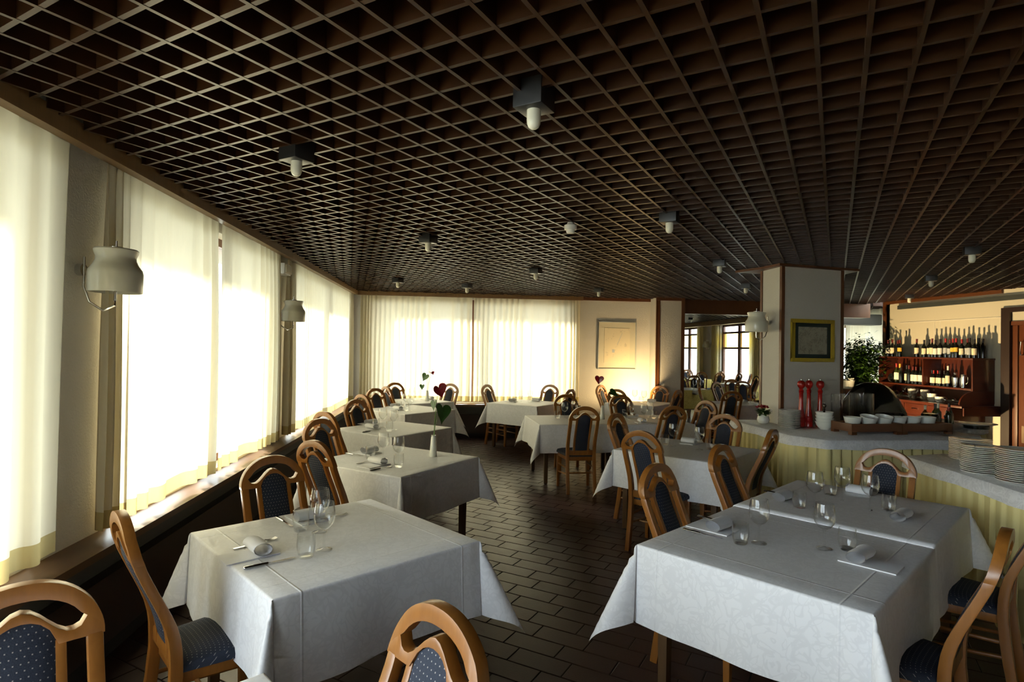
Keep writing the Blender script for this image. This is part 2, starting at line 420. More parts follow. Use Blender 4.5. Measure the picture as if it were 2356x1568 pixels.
# ceiling grids of boards on edge
N0 = Vector((-.832, 2.325)); D1 = E2.copy(); D2 = E1.copy()
def clip(p, d, x0, x1, y0, y1):
    t0, t1 = -1e9, 1e9
    for a, da, lo, hi in ((p.x, d.x, x0, x1), (p.y, d.y, y0, y1)):
        ta, tb = (lo - a) / da, (hi - a) / da
        if ta > tb: ta, tb = tb, ta
        t0, t1 = max(t0, ta), min(t1, tb)
    return (t0, t1) if t1 - t0 > .05 else None
def lattice(ceil, x0, x1, y0, y1):
    for d, n, dz, w in ((D1, D2, 0., .016), (D2, D1, .0015, .018)):
        for k in range(-160, 220):
            p = N0 + n * (.15 * k); c = clip(p, d, x0, x1, y0, y1)
            if c: MB().bar(p + d * c[0], p + d * c[1], w, ZC + dz, ZC + .098).build('ceiling_board', 'ceiling_wood', ceil, smooth=False)
ceil = struct(MB().box(-2.3, 8.6, -4.9, 11.4, 2.852, 2.95).build('ceiling', 'ceiling_panel', smooth=False), 'dark wooden egg-crate ceiling of crossed boards')
lattice(ceil, -1.82, 8.4, -3.0, 11.2)
ceil2 = struct(MB().box(3.9, 9.9, 11.4, 25.3, 2.852, 2.95).build('ceiling', 'ceiling_panel', smooth=False), 'dark wooden egg-crate ceiling of the next room')
lattice(ceil2, 4.2, 9.6, 11.38, 25.)

# windows: dark frames and panes
nwin = [0]
def window(axis, c, a, b, z0, z1, muls, trs, yellow=()):
    """frame in the plane `axis`=c; muls/trs: mullion and transom positions"""
    nwin[0] += 1; mb = MB(); w = .035
    def bx(m, a0, a1, zz0, zz1, t):
        if axis == 'x': m.box(c - t, c + t, a0, a1, zz0, zz1)
        else: m.box(a0, a1, c - t, c + t, zz0, zz1)
        return m
    xs = [a] + list(muls) + [b]; zs = [z0] + list(trs) + [z1]
    for x in (a + w, b - w): bx(mb, x - w, x + w, z0, z1, .03)
    for z in (z0 + w, z1 - w): bx(mb, a, b, z - w, z + w, .03)
    o = struct(mb.build('window_%d' % nwin[0], 'trim_wood', smooth=False))
    for x in muls: bx(MB(), x - .09, x + .09, z0, z1, .028).build('mullion', 'trim_wood', o, smooth=False)
    for z in trs: bx(MB(), a, b, z - .035, z + .035, .026).build('transom', 'trim_wood', o, smooth=False)
    for i in range(len(xs) - 1):
        for j in range(len(zs) - 1):
            bx(MB(), xs[i] + .03, xs[i + 1] - .03, zs[j] + .02, zs[j + 1] - .02, .003).build('pane', 'pane_yellow' if j in yellow else 'pane', o, smooth=False)
    return o
for a, b in WL: window('x', XL - .15, a, b, WZ0, WZ1, [a + (b - a) / 2], [])
window('y', YF + .15, -1.58, 2.28, WZ0, WZ1, [.35], [])
for a, b in W2O:
    window('x', 9.72, a, b, .66, 2.7, [(a + b) / 2 - .04], [1.866, 2.41], yellow=(1,) if a > 15 else ())
struct(MB().box(XL - .95, XL - .3, -6., 12.2, 2.72, 2.86).box(XL - .3, 4.0, YF + .3, YF + .75, 2.72, 2.86).build('roof_eave', 'trim_wood', smooth=False))
# ground outside
struct(MB().box(-40, 60, -30, 70, -.6, -.5).build('ground', 'outside_ground', smooth=False))

# ------------------------------------------------------------------ curtains
def curtain(name, label, p0, p1, nrm, z0, z1, lam, amp, seed, mat='curtain_sheer', hem='curtain_hem', bunch=(), hemh=.10, group='cream window curtains'):
    g = random.Random(seed); p0 = Vector(p0); p1 = Vector(p1); L = (p1 - p0).length; d = (p1 - p0) / L; nv = Vector(nrm)
    n = int(L / .012) + 2; ph = 0.; off = []; base = []
    a_c = amp
    for i in range(n):
        s = L * i / (n - 1); k = 1.
        for b0, b1 in bunch:
            if b0 <= s <= b1: k = 2.2
        ph += (L / (n - 1)) / lam * 2 * math.pi * k * (1 + .55 * math.sin(s * 3.1 + seed) + .35 * math.sin(s * 7.7 + 2 * seed))
        a_c = amp * (1 + .35 * math.sin(s * 2.3 + seed * 1.7)); w = math.sin(ph)
        off.append(a_c * (math.copysign(abs(w) ** .65, w))); base.append(s)
    def pt(i, z):
        t = (z - z0) / (z1 - z0); k = 1. - .55 * t ** 3 + .12 * math.sin(i * .05 + t * 4)
        side = .012 * math.sin(i * .11 + t * 3.) * (1 - t)
        q = p0 + d * (base[i] + side) + nv * (off[i] * k); return (q.x, q.y, z)
    zs = [z0 + hemh] + [z0 + hemh + (z1 - z0 - hemh) * j / 10 for j in range(1, 11)]
    o = tag(MB().grid([[pt(i, z) for i in range(n)] for z in zs]).build(name, mat, ang=180), label, 'curtain', group)
    zs = [z0, z0 + hemh * .5, z0 + hemh]
    MB().grid([[pt(i, z) for i in range(n)] for z in zs]).build('hem', hem, o, ang=180)
    return o
XC = -1.905
curtain('curtain', 'cream curtain at the left edge of the photo, before the nearest window', (XC, 1.9), (XC, 3.06), (1, 0), .69, 2.70, .24, .036, 1, bunch=[(.9, 1.2)])
curtain('curtain', 'cream curtain just past the nearest wall lamp', (XC, 3.34), (XC, 4.885), (1, 0), .69, 2.70, .17, .036, 2, bunch=[(0, .26)])
curtain('curtain', 'cream curtain ending at the white emergency lamp', (XC, 4.91), (XC, 6.50), (1, 0), .69, 2.70, .17, .036, 3, bunch=[(1.45, 1.6)])
curtain('curtain', 'cream curtain behind the farther left wall lamp', (XC, 6.80), (XC, 8.95), (1, 0), .69, 2.70, .16, .036, 4, bunch=[(0, .35)])
curtain('curtain', 'cream curtain on the left wall nearest the far corner', (XC, 8.99), (XC, 11.04), (1, 0), .69, 2.70, .16, .036, 5)
YC = 11.16
curtain('curtain', 'left curtain of the far window', (-1.78, YC), (.335, YC), (0, -1), .69, 2.70, .14, .03, 6, bunch=[(0, .2)])
curtain('curtain', 'right curtain of the far window', (.365, YC), (2.45, YC), (0, -1), .69, 2.70, .14, .03, 7, bunch=[(1.9, 2.1)])
for i, (a, b, m, lb) in enumerate([(17.25, 17.85, 'curtain_heavy', 'yellowish curtain at the near side of the next room\'s big window'),
                                   (20.0, 20.65, 'curtain_heavy', 'yellowish curtain at the far side of the next room\'s big window'),
                                   (21.3, 21.95, 'curtain_heavy', 'yellowish curtain beside the farthest window of the next room'),
                                   (11.9, 13.2, 'curtain_sheer', 'pale sheer curtain seen behind the indoor ficus'),
                                   (13.25, 14.8, 'curtain_sheer', 'pale sheer curtain half hidden behind the pillar and ficus')]):
    curtain('curtain', lb, (9.5, a), (9.5, b), (-1, 0), .05, 2.84, .12, .03, 20 + i, mat=m, hem=m)

# ------------------------------------------------------------------ chairs
def lerp_tab(tab, z):
    for (z0, y0), (z1, y1) in zip(tab, tab[1:]):
        if z <= z1:
            t = (z - z0) / (z1 - z0); t = t * t * (3 - 2 * t) if False else t
            return y0 + (y1 - y0) * t
    return tab[-1][1]
YP = [(0, -.055), (.1, -.04), (.25, -.015), (.42, 0), (.50, -.001), (.56, -.007), (.62, -.022), (.68, -.045), (.74, -.072), (.80, -.100), (.86, -.125), (.92, -.145), (.98, -.158), (1.06, -.165)]
yp = lambda z: lerp_tab(YP, z)
def make_chair():
    ch = thing('dining_chair', '', 'chair')
    # rear posts run from the floor to the crest
    zs = [0, .1, .2, .3, .42, .47, .52, .57, .62, .67, .72, .77, .82, .86, .893]
    for s in (-1, 1):
        mb = MB(); rows = []
        for z in zs:
            y = yp(z); d = .023 if z < .5 else .023 - .004 * min(1, (z - .5) / .3); w = .019; x = s * .164
            rows.append([(x - w, y - d, z), (x + w, y - d, z), (x + w, y + d, z), (x - w, y + d, z)])
        mb.grid(rows, True); n = len(zs); mb.f += [(3, 2, 1, 0), tuple(4 * (n - 1) + k for k in range(4))]
        mb.build('leg', 'chair_wood', ch, bevel=.005)
        # front leg
        mb = MB(); rows = []
        for z, w in ((0, .015), (.2, .018), (.405, .021)):
            x = s * .192; y = .375
            rows.append([(x - w, y - w, z), (x + w, y - w, z), (x + w, y + w, z), (x - w, y + w, z)])
        mb.grid(rows, True); mb.f += [(3, 2, 1, 0), (8, 9, 10, 11)]
        mb.build('leg', 'chair_wood', ch, bevel=.004)
        # inner upright beside the upholstery
        mb = MB(); rows = []
        for z in [.47, .52, .57, .62, .67, .72, .77, .82, .86, .895]:
            y = yp(z); x = s * .086
            rows.append([(x - .0125, y - .014, z), (x + .0125, y - .014, z), (x + .0125, y + .014, z), (x - .0125, y + .014, z)])
        mb.grid(rows, True); mb.build('back_upright', 'chair_wood', ch, bevel=.003)
        # side stretchers
        for z, dz in ((.20, .03), (.30, .0)):
            MB().tube([(s * .166, yp(z) , z + dz), (s * .190, .375, z - .01)], .010, 8).build('stretcher', 'chair_wood', ch)
    MB().tube([(-.18, .17, .205), (.18, .17, .205)], .010, 8).build('stretcher', 'chair_wood', ch)
    # crest: outer arch, slot, inner arch
    W, K = .186, 28; cols = []
    for i in range(K + 1):
        a = math.pi * i / K; x = -W * math.cos(a); ax = abs(x)
        zo = .905 + .152 * max(0, 1 - (ax / W) ** 2.25) ** .62
        if ax < .074: zp = .886 + .070 * math.sqrt(max(0, 1 - (ax / .074) ** 2))
        else: zp = .886
        if ax < .142:
            s1 = .922 + .090 * max(0, 1 - (ax / .142) ** 2.2) ** .6
            s2 = .910 + .073 * (.5 + .5 * math.cos(math.pi * min(1, ax / .112)))
            if ax > .112: s2 += .012 * (ax - .112) / .03
            if s2 > s1: s1 = s2 = (s1 + s2) / 2
        else: s1 = s2 = (zo + zp) / 2
        cols.append((x, zo, s1, s2, zp))
    mb = MB(); T = .0185
    def P(x, z, s): return (x, yp(z) + s * T, z)
    for i in range(K):
        A, B = cols[i], cols[i + 1]
        for lo, hi in ((2, 1), (4, 3)):
            qa0, qa1, qb0, qb1 = A[lo], A[hi], B[lo], B[hi]
            for s in (-1, 1):
                mb.add([P(A[0], qa0, s), P(B[0], qb0, s), P(B[0], qb1, s), P(A[0], qa1, s)], [(0, 1, 2, 3)])
        openA, openB = A[1] - A[2] > 1e-4, B[1] - B[2] > 1e-4
        edges = [(1, 1), (4, 4)] + ([(2, 2), (3, 3)] if (openA or openB) else [])
        for e, _ in edges:
            e = {1: 1, 4: 4, 2: 2, 3: 3}[e]
            mb.add([P(A[0], A[e], -1), P(B[0], B[e], -1), P(B[0], B[e], 1), P(A[0], A[e], 1)], [(0, 1, 2, 3)])
    for c in (cols[0], cols[-1]):
        mb.add([P(c[0], c[4], -1), P(c[0], c[4], 1), P(c[0], c[1], 1), P(c[0], c[1], -1)], [(0, 1, 2, 3)])
    mb.build('crest_rail', 'chair_wood', ch, bevel=.0035, seg=2, ang=50)
    # lower back rail
    mb = MB().box(-.148, .148, -.014, .014, .455, .515); mb.build('back_rail', 'chair_wood', ch, bevel=.004)
    # upholstered splat
    mb = MB(); zl = [.512 + (.884 - .512) * j / 9 for j in range(10)] + [1.]
    xs = [-.074, -.06, -.03, 0, .03, .06, .074]
    for s in (-1, 1):
        rows = []
        for z in zl:
            r = []
            for x in xs:
                zz = .886 + .069 * math.sqrt(max(0, 1 - (x / .0745) ** 2)) if z > .99 else z
                edge = max(0, 1 - (abs(x) / .074) ** 4) * (min(1, (zz - .505) / .05)) * (.2 if z > .99 else 1.)
                r.append((x, yp(zz) + s * (.010 + .011 * edge), zz))
            rows.append(r)
        mb.grid(rows)
    mb.build('back_panel', 'back_fabric', ch, ang=60)
    # seat
    mb = MB(); rows = []
    for t in [0, .06, .2, .4, .6, .8, .94, 1.]:
        r = []
        for u in [-1, -.94, -.7, -.35, 0, .35, .7, .94, 1]:
            hw = .170 + .058 * t; yy = .012 + .44 * t + (.018 * (1 - u * u) * t); e = max(abs(u), abs(2 * t - 1))
            z = .473 + .014 * (1 - (abs(u)) ** 3) * (1 - abs(2 * t - 1) ** 3) - (.022 if e > .97 else .004 if e > .9 else 0)
            r.append((u * hw, yy, z))
        rows.append(r)
    o0 = len(mb.v); mb.grid(rows); ring = [0, 0]
    bot = [[(p[0] * 1.0, p[1], .432) for p in r] for r in rows]
    m = len(rows[0]); n = len(rows); mb.grid(bot)
    idx = lambda i, j, b: b * n * m + i * m + j
    for i in range(n - 1):
        for j in (0, m - 1): mb.f.append((idx(i, j, 0), idx(i + 1, j, 0), idx(i + 1, j, 1), idx(i, j, 1)))
    for j in range(m - 1):
        for i in (0, n - 1): mb.f.append((idx(i, j, 0), idx(i, j + 1, 0), idx(i, j + 1, 1), idx(i, j, 1)))
    mb.build('seat', 'seat_fabric', ch, ang=50)
    mb = MB().prism([(-.158, .01), (.158, .01), (.205, .40), (.0, .418), (-.205, .40)], .385, .434); mb.build('seat_frame', 'chair_wood', ch, bevel=.004)
    return ch
proto = make_chair(); used = [False]
def chair(tx, ty, deg, label, group, push=.02):
    """tx, ty: the top of the backrest; deg: direction the chair faces"""
    f = Vector((math.cos(R(deg)), math.sin(R(deg)))); p = Vector((tx, ty)) + f * (.165 - push)
    loc, rz = (p.x, p.y, 0), R(deg - 90)
    if not used[0]:
        used[0] = True; proto.location = loc; proto.rotation_euler = (0, 0, rz); proto['label'] = label; proto['group'] = group; return proto
    return copy_tree(proto, loc, rz, label, group)
GW, GM, GR, GN = 'chairs at the window tables', 'chairs at the middle tables', 'chairs at the right foreground tables', 'chairs in the next room'
A = 'arched wooden chair with dark blue upholstery '
CH = [
 (-1.15, 1.69, -52, 'dim arched chair cut by the bottom left corner of the photo', GW),
 (-.03, 1.49, 218, 'brightly lit honey-coloured chair at the bottom centre, seen from the front', GW),
 (-1.27, 2.42, 38, 'tall chair seen edge-on at the left of the near left table', GW),
 (-1.06, 3.57, -52, 'chair behind the near left table, its front turned to the camera', GW),
 (-.95, 4.17, 53, 'lit chair at the second window table, its back turned to the camera', GW),
 (-1.19, 5.37, -37, 'chair at the window side of the second window table', GW),
 (-1.27, 5.97, 51, 'pale chair back half hidden at the near side of the third window table', GW),
 (-1.19, 7.30, -40, 'chair at the window side of the third window table', GW),
 (-1.24, 8.13, 45, 'pale chair back half hidden at the near side of the fourth window table', GW),
 (-1.22, 9.30, -45, 'chair at the window side of the fourth window table', GW),
 (-1.10, 9.78, 35, 'chair with its back to the camera at the far left corner table', GW),
 (-1.07, 10.84, -55, 'chair in the far left corner, facing into the room', GW),
 (-.06, 10.72, -125, 'chair between the far left corner table and the far window', GW),
 (.62, 10.55, -38, 'chair left of the table under the far window, facing right', GM),
 (1.80, 10.72, -128, 'chair right of the table under the far window, before its curtain', GM),
 (1.95, 9.58, 142, 'dark chair between the far window table and the picture wall', GM),
 (1.66, 8.44, -88, 'chair behind the left end of the long middle table', GM),
 (2.50, 8.46, -84, 'chair behind the right half of the long middle table', GM),
 (1.54, 6.69, 92, 'chair with its full back to the camera before the long middle table', GM),
 (2.67, 6.83, 100, 'dark chair before the right end of the long middle table', GM),
 (3.44, 7.60, 205, 'chair with pale gleaming frame at the right end of the long middle table', GM),
 (2.80, 10.78, -45, 'narrow edge-on chair behind the red heart-shaped flower', GM),
 (2.80, 9.70, 45, 'chair before the table under the pale picture, back to the camera', GM),
 (3.93, 10.72, -135, 'chair between the pale picture and the doorway pilaster', GM),
 (3.85, 9.66, 135, 'chair at the doorway side of the table under the pale picture', GM),
 (4.63, 10.50, -20, 'dark slanted chair standing just inside the wide doorway', GM),
 (4.78, 9.55, 84, 'reddish chair back before the table by the wide doorway', GM),
 (1.57, 4.69, 45, 'bright chair with its back to the camera at the square table before the buffet', GM),
 (1.73, 5.97, -45, 'chair at the far left side of the square table before the buffet', GM),
 (2.89, 5.93, -135, 'pale chair behind the square table, facing the camera', GM),
 (2.76, 4.80, 135, 'chair seen edge-on between the square table and the buffet', GM),
 (1.21, 3.30, -51.5, 'chair at the left side of the right foreground table, nearest the camera', GR),
 (1.93, 3.98, -51.5, 'second chair on the left side of the right foreground tables', GR),
 (3.04, 3.80, 218.5, 'chair at the far end of the right foreground tables, before the plate stacks', GR),
 (2.12, 2.05, 128.5, 'dark chair seen edge-on at the right edge of the right foreground table', GR),
 (2.96, 2.62, 128.5, 'dark chair cut off by the right edge of the photo', GR),
 (5.84, 12.37, -60, 'dark slanted chair in the next room at the first yellow table', GN),
 (6.89, 13.76, -100, 'next-room chair with a bluish panel facing the doorway', GN),
 (6.71, 12.88, -110, 'dark next-room chair right beside the bluish panelled one', GN),
 (6.1, 10.65, 180, 'chair half hidden behind the big pillar at the doorway table', GN),
 (6.75, 15.7, -120, 'pale-framed chair behind the first yellow table of the next room', GN),
 (6.1, 14.95, -75, 'dark chair in front of the pale-framed chair of the next room', GN),
 (8.70, 15.9, 180, 'next-room chair at the right beside the third yellow table', GN),
 (8.42, 20.4, -90, 'farthest left chair visible through the doorway', GN),
 (8.74, 20.9, -80, 'thin pale chair against the farthest window of the next room', GN),
 (8.20, 18.5, 70, 'dark chair before the farther yellow table of the next room', GN),
 (8.69, 18.2, 95, 'dark chair in the middle of the next room before the window mullion', GN),
 (9.2, 19.2, 180, 'chair under the big window of the next room', GN),
 (9.25, 18.0, 180, 'small chair right of the big window mullion in the next room', GN),
 (9.2, 17.2, 160, 'next-room chair in front of the right yellowish curtain', GN),
]
for c in CH: chair(*c)

# ------------------------------------------------------------------ tables and cloths
ZT = .765
def table(cx, cy_, deg, sx, sy, label, group, legdark=True):
    t = thing('dining_table', label, 'table', (cx, cy_, 0), R(deg), group); hx, hy = sx / 2 - .012, sy / 2 - .012
    MB().box(-hx, hx, -hy, hy, ZT - .03, ZT).build('table_top', 'table_wood', t, bevel=.004)
    MB().box(-hx + .07, hx - .07, -hy + .07, -hy + .09, ZT - .11, ZT - .03).box(-hx + .07, hx - .07, hy - .09, hy - .07, ZT - .11, ZT - .03)\
        .box(-hx + .07, -hx + .09, -hy + .09, hy - .09, ZT - .11, ZT - .03).box(hx - .09, hx - .07, -hy + .09, hy - .09, ZT - .11, ZT - .03).build('apron', 'table_wood', t, smooth=False)
    for a in (-1, 1):
        for b in (-1, 1):
            x, y = a * (hx - .075), b * (hy - .075); mb = MB(); rows = []
            for z, w in ((.012, .023), (ZT - .03, .027)): rows.append([(x - w, y - w, z), (x + w, y - w, z), (x + w, y + w, z), (x - w, y + w, z)])
            mb.grid(rows, True); mb.f += [(3, 2, 1, 0), (4, 5, 6, 7)]
            l = mb.build('leg', 'table_wood', t, bevel=.004)
            MB().lathe([(0, 0), (.02, 0), (.02, .013), (0, .013)], 12, (x, y, 0)).build('foot', 'rubber', l)
    return t
def cloth(cx, cy_, deg, sx, sy, over, label, seed, mat='damask_white', flat=(), group='white tablecloths', k=.34, dz=0., wave=.012):
    """over: drop; flat: sides among 'x-','x+','y-','y+' that lie flat without a drop"""
    g = random.Random(seed); hx, hy = sx / 2, sy / 2; rr = .010
    def axis(h, nm):
        lo = 0 if nm + '-' in flat else over; hi = 0 if nm + '+' in flat else over
        v = []
        def seq(a, b, n): return [a + (b - a) * i / n for i in range(n)]
        if lo: v += seq(-h - lo, -h - .02, 9) + seq(-h - .02, -h, 4)
        v += seq(-h, h, 14)
        if hi: v += seq(h, h + .02, 4) + seq(h + .02, h + hi, 9) + [h + hi]
        else: v += [h]
        return v
    ph = [g.uniform(0, 6.28) for _ in range(12)]
    def drop(e):
        a = e / rr
        return (rr * math.sin(a), rr * (1 - math.cos(a))) if a < math.pi / 2 else (rr, rr + e - rr * math.pi / 2)
    rows = []
    for s in axis(hx, 'x'):
        row = []
        for v in axis(hy, 'y'):
            a, b = abs(s) - hx, abs(v) - hy; qx, qy = math.copysign(1, s), math.copysign(1, v)
            if a <= 0 and b <= 0: p = (s, v, 0.)
            elif b <= 0:
                o_, d_ = drop(a); sd = 0 if qx > 0 else 3
                w = wave * (d_ / over) ** 1.3 * (math.sin(v * 7.5 + ph[sd]) + .7 * math.sin(v * 15 + ph[sd + 1])); w += .022 * d_ / over
                p = (qx * (hx + o_ + max(-.006, w)), v, -d_ - .006 * math.sin(v * 4 + ph[sd + 2]) * d_ / over)
            elif a <= 0:
                o_, d_ = drop(b); sd = 6 if qy > 0 else 9
                w = wave * (d_ / over) ** 1.3 * (math.sin(s * 7.5 + ph[sd]) + .7 * math.sin(s * 15 + ph[sd + 1])); w += .022 * d_ / over
                p = (s, qy * (hy + o_ + max(-.006, w)), -d_ - .006 * math.sin(s * 4 + ph[sd + 2]) * d_ / over)
            else:
                r_ = math.hypot(a, b); fi = math.atan2(b, a); t = .06 + k * math.sin(2 * fi) ** 1.5 * (1 + .22 * math.sin(ph[0] + qx + 2 * qy))
                psi = math.pi / 2 - fi; o_, d_ = drop(r_)
                h_ = math.sin(t) * r_ + min(o_, rr) * .7
                p = (qx * (hx + h_ * math.cos(psi) + .3 * o_), qy * (hy + h_ * math.sin(psi) + .3 * o_), -math.cos(t) * d_)
            row.append(p)
        rows.append(row)
    if 'x-' in flat: rows.insert(0, [(p[0], p[1], p[2] - .007) for p in rows[0]])
    o = MB().grid(rows).build('tablecloth', mat, None, (cx, cy_, ZT + .004 + dz), R(deg), ang=180)
    return tag(o, label, 'tablecloth', group)
GT = 'square wooden dining tables'
TB = {
 'T0': (-.62, 1.04, 38, 1.0, 1.0, 0.36, 'corner of'), 'T1': (-.58, 2.965, 38, 1.0, 1.03, 0.36, ''), 'L2': (-.475, 4.98, 53, .98, 1.0, 0.36, ''),
 'L3': (-.69, 6.85, 50.6, .98, .95, 0.36, ''), 'L4': (-.66, 8.92, 45, .98, .95, 0.36, ''), 'L5': (-.66, 10.33, 35, .94, .94, 0.36, ''),
 'F': (1.28, 10.16, 52, .96, .98, 0.35, ''), 'M2': (2.28, 5.45, 45, 1.03, 1.03, 0.36, ''), 'P': (3.40, 10.28, 45, .93, .93, 0.35, ''), 'Q': (5.35, 10.36, 2, .95, .85, 0.36, '')}
NAME = {'T0': 'table at the bottom left corner', 'T1': 'near left table', 'L2': 'second window table', 'L3': 'third window table', 'L4': 'fourth window table', 'L5': 'far left corner table',
        'F': 'table under the far window', 'M2': 'square table before the buffet', 'P': 'table under the pale picture', 'Q': 'table by the wide doorway', 'M1': 'long middle table',
        'T2a': 'nearer right foreground table', 'T2b': 'farther right foreground table'}
for i, (k_, (x, y, a, sx, sy, ov, _)) in enumerate(TB.items()):
    table(x, y, a, sx, sy, 'dark-legged wooden table, the ' + NAME[k_], GT)
    cloth(x, y, a, sx, sy, ov, 'white damask cloth on the ' + NAME[k_], 40 + i)
table(1.65, 2.715, 38.5, 1.03, 1.0, 'dark-legged wooden table, the nearer right foreground table', GT)
table(2.47, 3.37, 38.5, 1.03, 1.0, 'dark-legged wooden table, the farther right foreground table', GT)
cloth(2.47, 3.37, 38.5, 1.06, 1.0, .37, 'white damask cloth on the farther right foreground table', 61, flat=('x-',), dz=.007)
cloth(1.65, 2.715, 38.5, 1.06, 1.004, .38, 'large bright damask cloth on the nearer right foreground table', 62, flat=('x+',), dz=.0)
table(1.575, 7.74, 3.5, 1.0, 1.0, 'left half of the long middle table, square and dark-legged', GT)
table(2.60, 7.80, 3.5, 1.0, 1.0, 'right half of the long middle table, square and dark-legged', GT)
cloth(2.09, 7.77, 3.5, 2.06, 1.01, 0.36, 'long white cloth spread over the long middle table', 63)
for i, (x, y, a, lb) in enumerate([(5.85, 14.2, 10, 'first yellow table of the next room, behind the doorway'), (8.3, 19.6, 5, 'farther yellow table of the next room under the big window'), (8.55, 16.7, 8, 'yellow table of the next room at the right')]):
    table(x, y, a, 1.0, 1.0, 'table under the ' + lb.replace(' table', ' cloth', 1), 'tables of the next room')
    cloth(x, y, a, 1.0, 1.0, .45, 'yellow cloth on the ' + lb.replace('yellow ', ''), 70 + i, mat='damask_yellow', group='yellow cloths of the next room')
    cloth(x, y, a + 45, .84, .84, .10, 'white cover over the ' + lb, 80 + i, mat='damask_top', group='white covers of the next room', dz=.004, wave=.004)

# ------------------------------------------------------------------ table settings
ZS = ZT + .0045     # top of the cloth
def wine_glass_proto():
    prof = [(.037, .0015), (.036, .003), (.012, .006), (.005, .012), (.0042, .05), (.0048, .088), (.012, .096), (.030, .106), (.044, .128), (.049, .152), (.047, .185), (.041, .222),
            (.0402, .222), (.046, .185), (.048, .152), (.043, .129), (.029, .1075), (.010, .098), (0, .096)]
    return MB().lathe(prof, 24).mesh('wine_glass')
def tumbler_proto():
    prof = [(0, .0), (.029, .0), (.033, .006), (.039, .035), (.041, .06), (.038, .105), (.0372, .105), (.0398, .06), (.0378, .036), (.031, .012), (0, .010)]
    return MB().lathe(prof, 24).mesh('tumbler')
WG, TU = wine_glass_proto(), tumbler_proto()
for m in (WG, TU): m.materials.append(MATS['glass'])
def napkin_mesh():
    mb = MB(); w = .072
    pad = [[(x, y, .004 + (.003 if abs(x) < .12 else 0) * (1 if abs(y) < w - .004 else .3)) for y in (-w, -w + .004, 0, w - .004, w)] for x in (-.115, -.11, -.03, .05, .11, .115)]
    mb.grid(pad); mb.grid([[(p[0], p[1], .0002) for p in r] for r in pad])
    n, m = len(pad), 5
    for i in range(n - 1):
        for j in (0, m - 1): mb.f.append((i * m + j, (i + 1) * m + j, n * m + (i + 1) * m + j, n * m + i * m + j))
    for j in range(m - 1):
        for i in (0, n - 1): mb.f.append((i * m + j, i * m + j + 1, n * m + i * m + j + 1, n * m + i * m + j))
    # soft roll folded over the far third
    for sc_, in ((1.,), (.93,)):
        rows = []
        for k in range(15):
            a = 2 * math.pi * k / 14; x = .04 + sc_ * (.042 * math.cos(a)); z = .036 + sc_ * .027 * math.sin(a) - .004 * math.cos(a)
            rows.append([(x + .004 * math.sin(y * 40), y, z) for y in (-w, -w * .5, 0, w * .5, w)])
        mb.grid(rows)
    return mb.mesh('napkin', ang=60)
NK = napkin_mesh(); NK.materials.append(MATS['napkin_cloth'])
def knife(name, label, p, deg, group):
    t = thing(name, label, 'knife', (p[0], p[1], ZS), R(deg), group)
    mb = MB(); rows = []
    for x, w, h in ((-.11, .004, .003), (-.105, .0085, .006), (-.06, .0075, .006), (-.01, .0055, .005)):
        rows.append([(x, w * math.cos(2 * math.pi * k / 10), .0065 + h * math.sin(2 * math.pi * k / 10)) for k in range(10)])
    mb.grid(rows, True); mb.f += [tuple(range(10)), tuple(range(30, 40))]
    mb.build('handle', 'steel', t)
    MB().prism([(-.01, -.004), (.09, -.008), (.105, -.002), (.108, .006), (.09, .008), (-.01, .004)], .005, .0072).build('blade', 'steel', t, smooth=False)
    return t
def fork(name, label, p, deg, group):
    t = thing(name, label, 'fork', (p[0], p[1], ZS), R(deg), group)
    MB().grid([[(x, -w, z), (x, w, z), (x, w, z + .003), (x, -w, z + .003)] for x, w, z in ((-.10, .007, .003), (-.06, .008, .002), (0, .003, .006), (.045, .0035, .008), (.06, .011, .006))], True).build('handle', 'steel', t)
    for k in range(4):
        y = -.0095 + k * .00633
        MB().grid([[(x, y - .0016, z), (x, y + .0016, z), (x, y + .0016, z + .002), (x, y - .0016, z + .002)] for x, z in ((.058, .006), (.075, .004), (.095, .005), (.108, .009))], True).build('tine', 'steel', t)
    return t
KN = FK = None
def put(me, name, x, y, label, cat, group, rz=0., z=None):
    return tag(obj(name, me, None, None, (x, y, ZS if z is None else z), rz), label, cat, group)
GG, GTU, GNA, GCU = 'wine glasses', 'water tumblers', 'folded white napkins', 'table cutlery'
def setting(tab, wgs, tbs, naps, kns=(), fks=()):
    nm = NAME[tab]
    for x, y, w in wgs: put(WG, 'wine_glass', x, y, 'stemmed wine glass %s on the %s' % (w, nm), 'wine glass', GG)
    for x, y, w in tbs: put(TU, 'tumbler', x, y, 'clear water tumbler %s on the %s' % (w, nm), 'tumbler', GTU)
    for x, y, d, w in naps: put(NK, 'napkin', x, y, 'folded white napkin %s on the %s' % (w, nm), 'napkin', GNA, R(d))
    for x, y, d, w in kns: knife('table_knife', 'steel knife %s on the %s' % (w, nm), (x, y), d, GCU)
    for x, y, d, w in fks: fork('table_fork', 'steel fork %s on the %s' % (w, nm), (x, y), d, GCU)
NEAR, FAR = 'nearest the camera', 'farther from the camera'
setting('T1', [(-.585, 2.77, NEAR), (-.665, 3.03, FAR)], [(-.645, 2.68, NEAR), (-.765, 3.06, FAR)],
        [(-.905, 2.715, 38, NEAR), (-.79, 3.27, -52, FAR)], [(-.775, 2.605, 33, NEAR), (-.885, 3.20, -54, FAR)], [(-.925, 2.86, 44, NEAR), (-.665, 3.27, 40, FAR)])
setting('T2a', [(1.53, 2.755, 'at the left place'), (1.815, 2.665, 'at the right place')], [(1.435, 2.76, 'at the left place'), (1.92, 2.645, 'at the right place')],
        [(1.40, 3.00, -51, 'at the left place'), (1.90, 2.46, 128, 'at the right place')], [(1.30, 2.90, -52, 'at the left place'), (1.48, 3.13, -52, 'beyond the left napkin')])
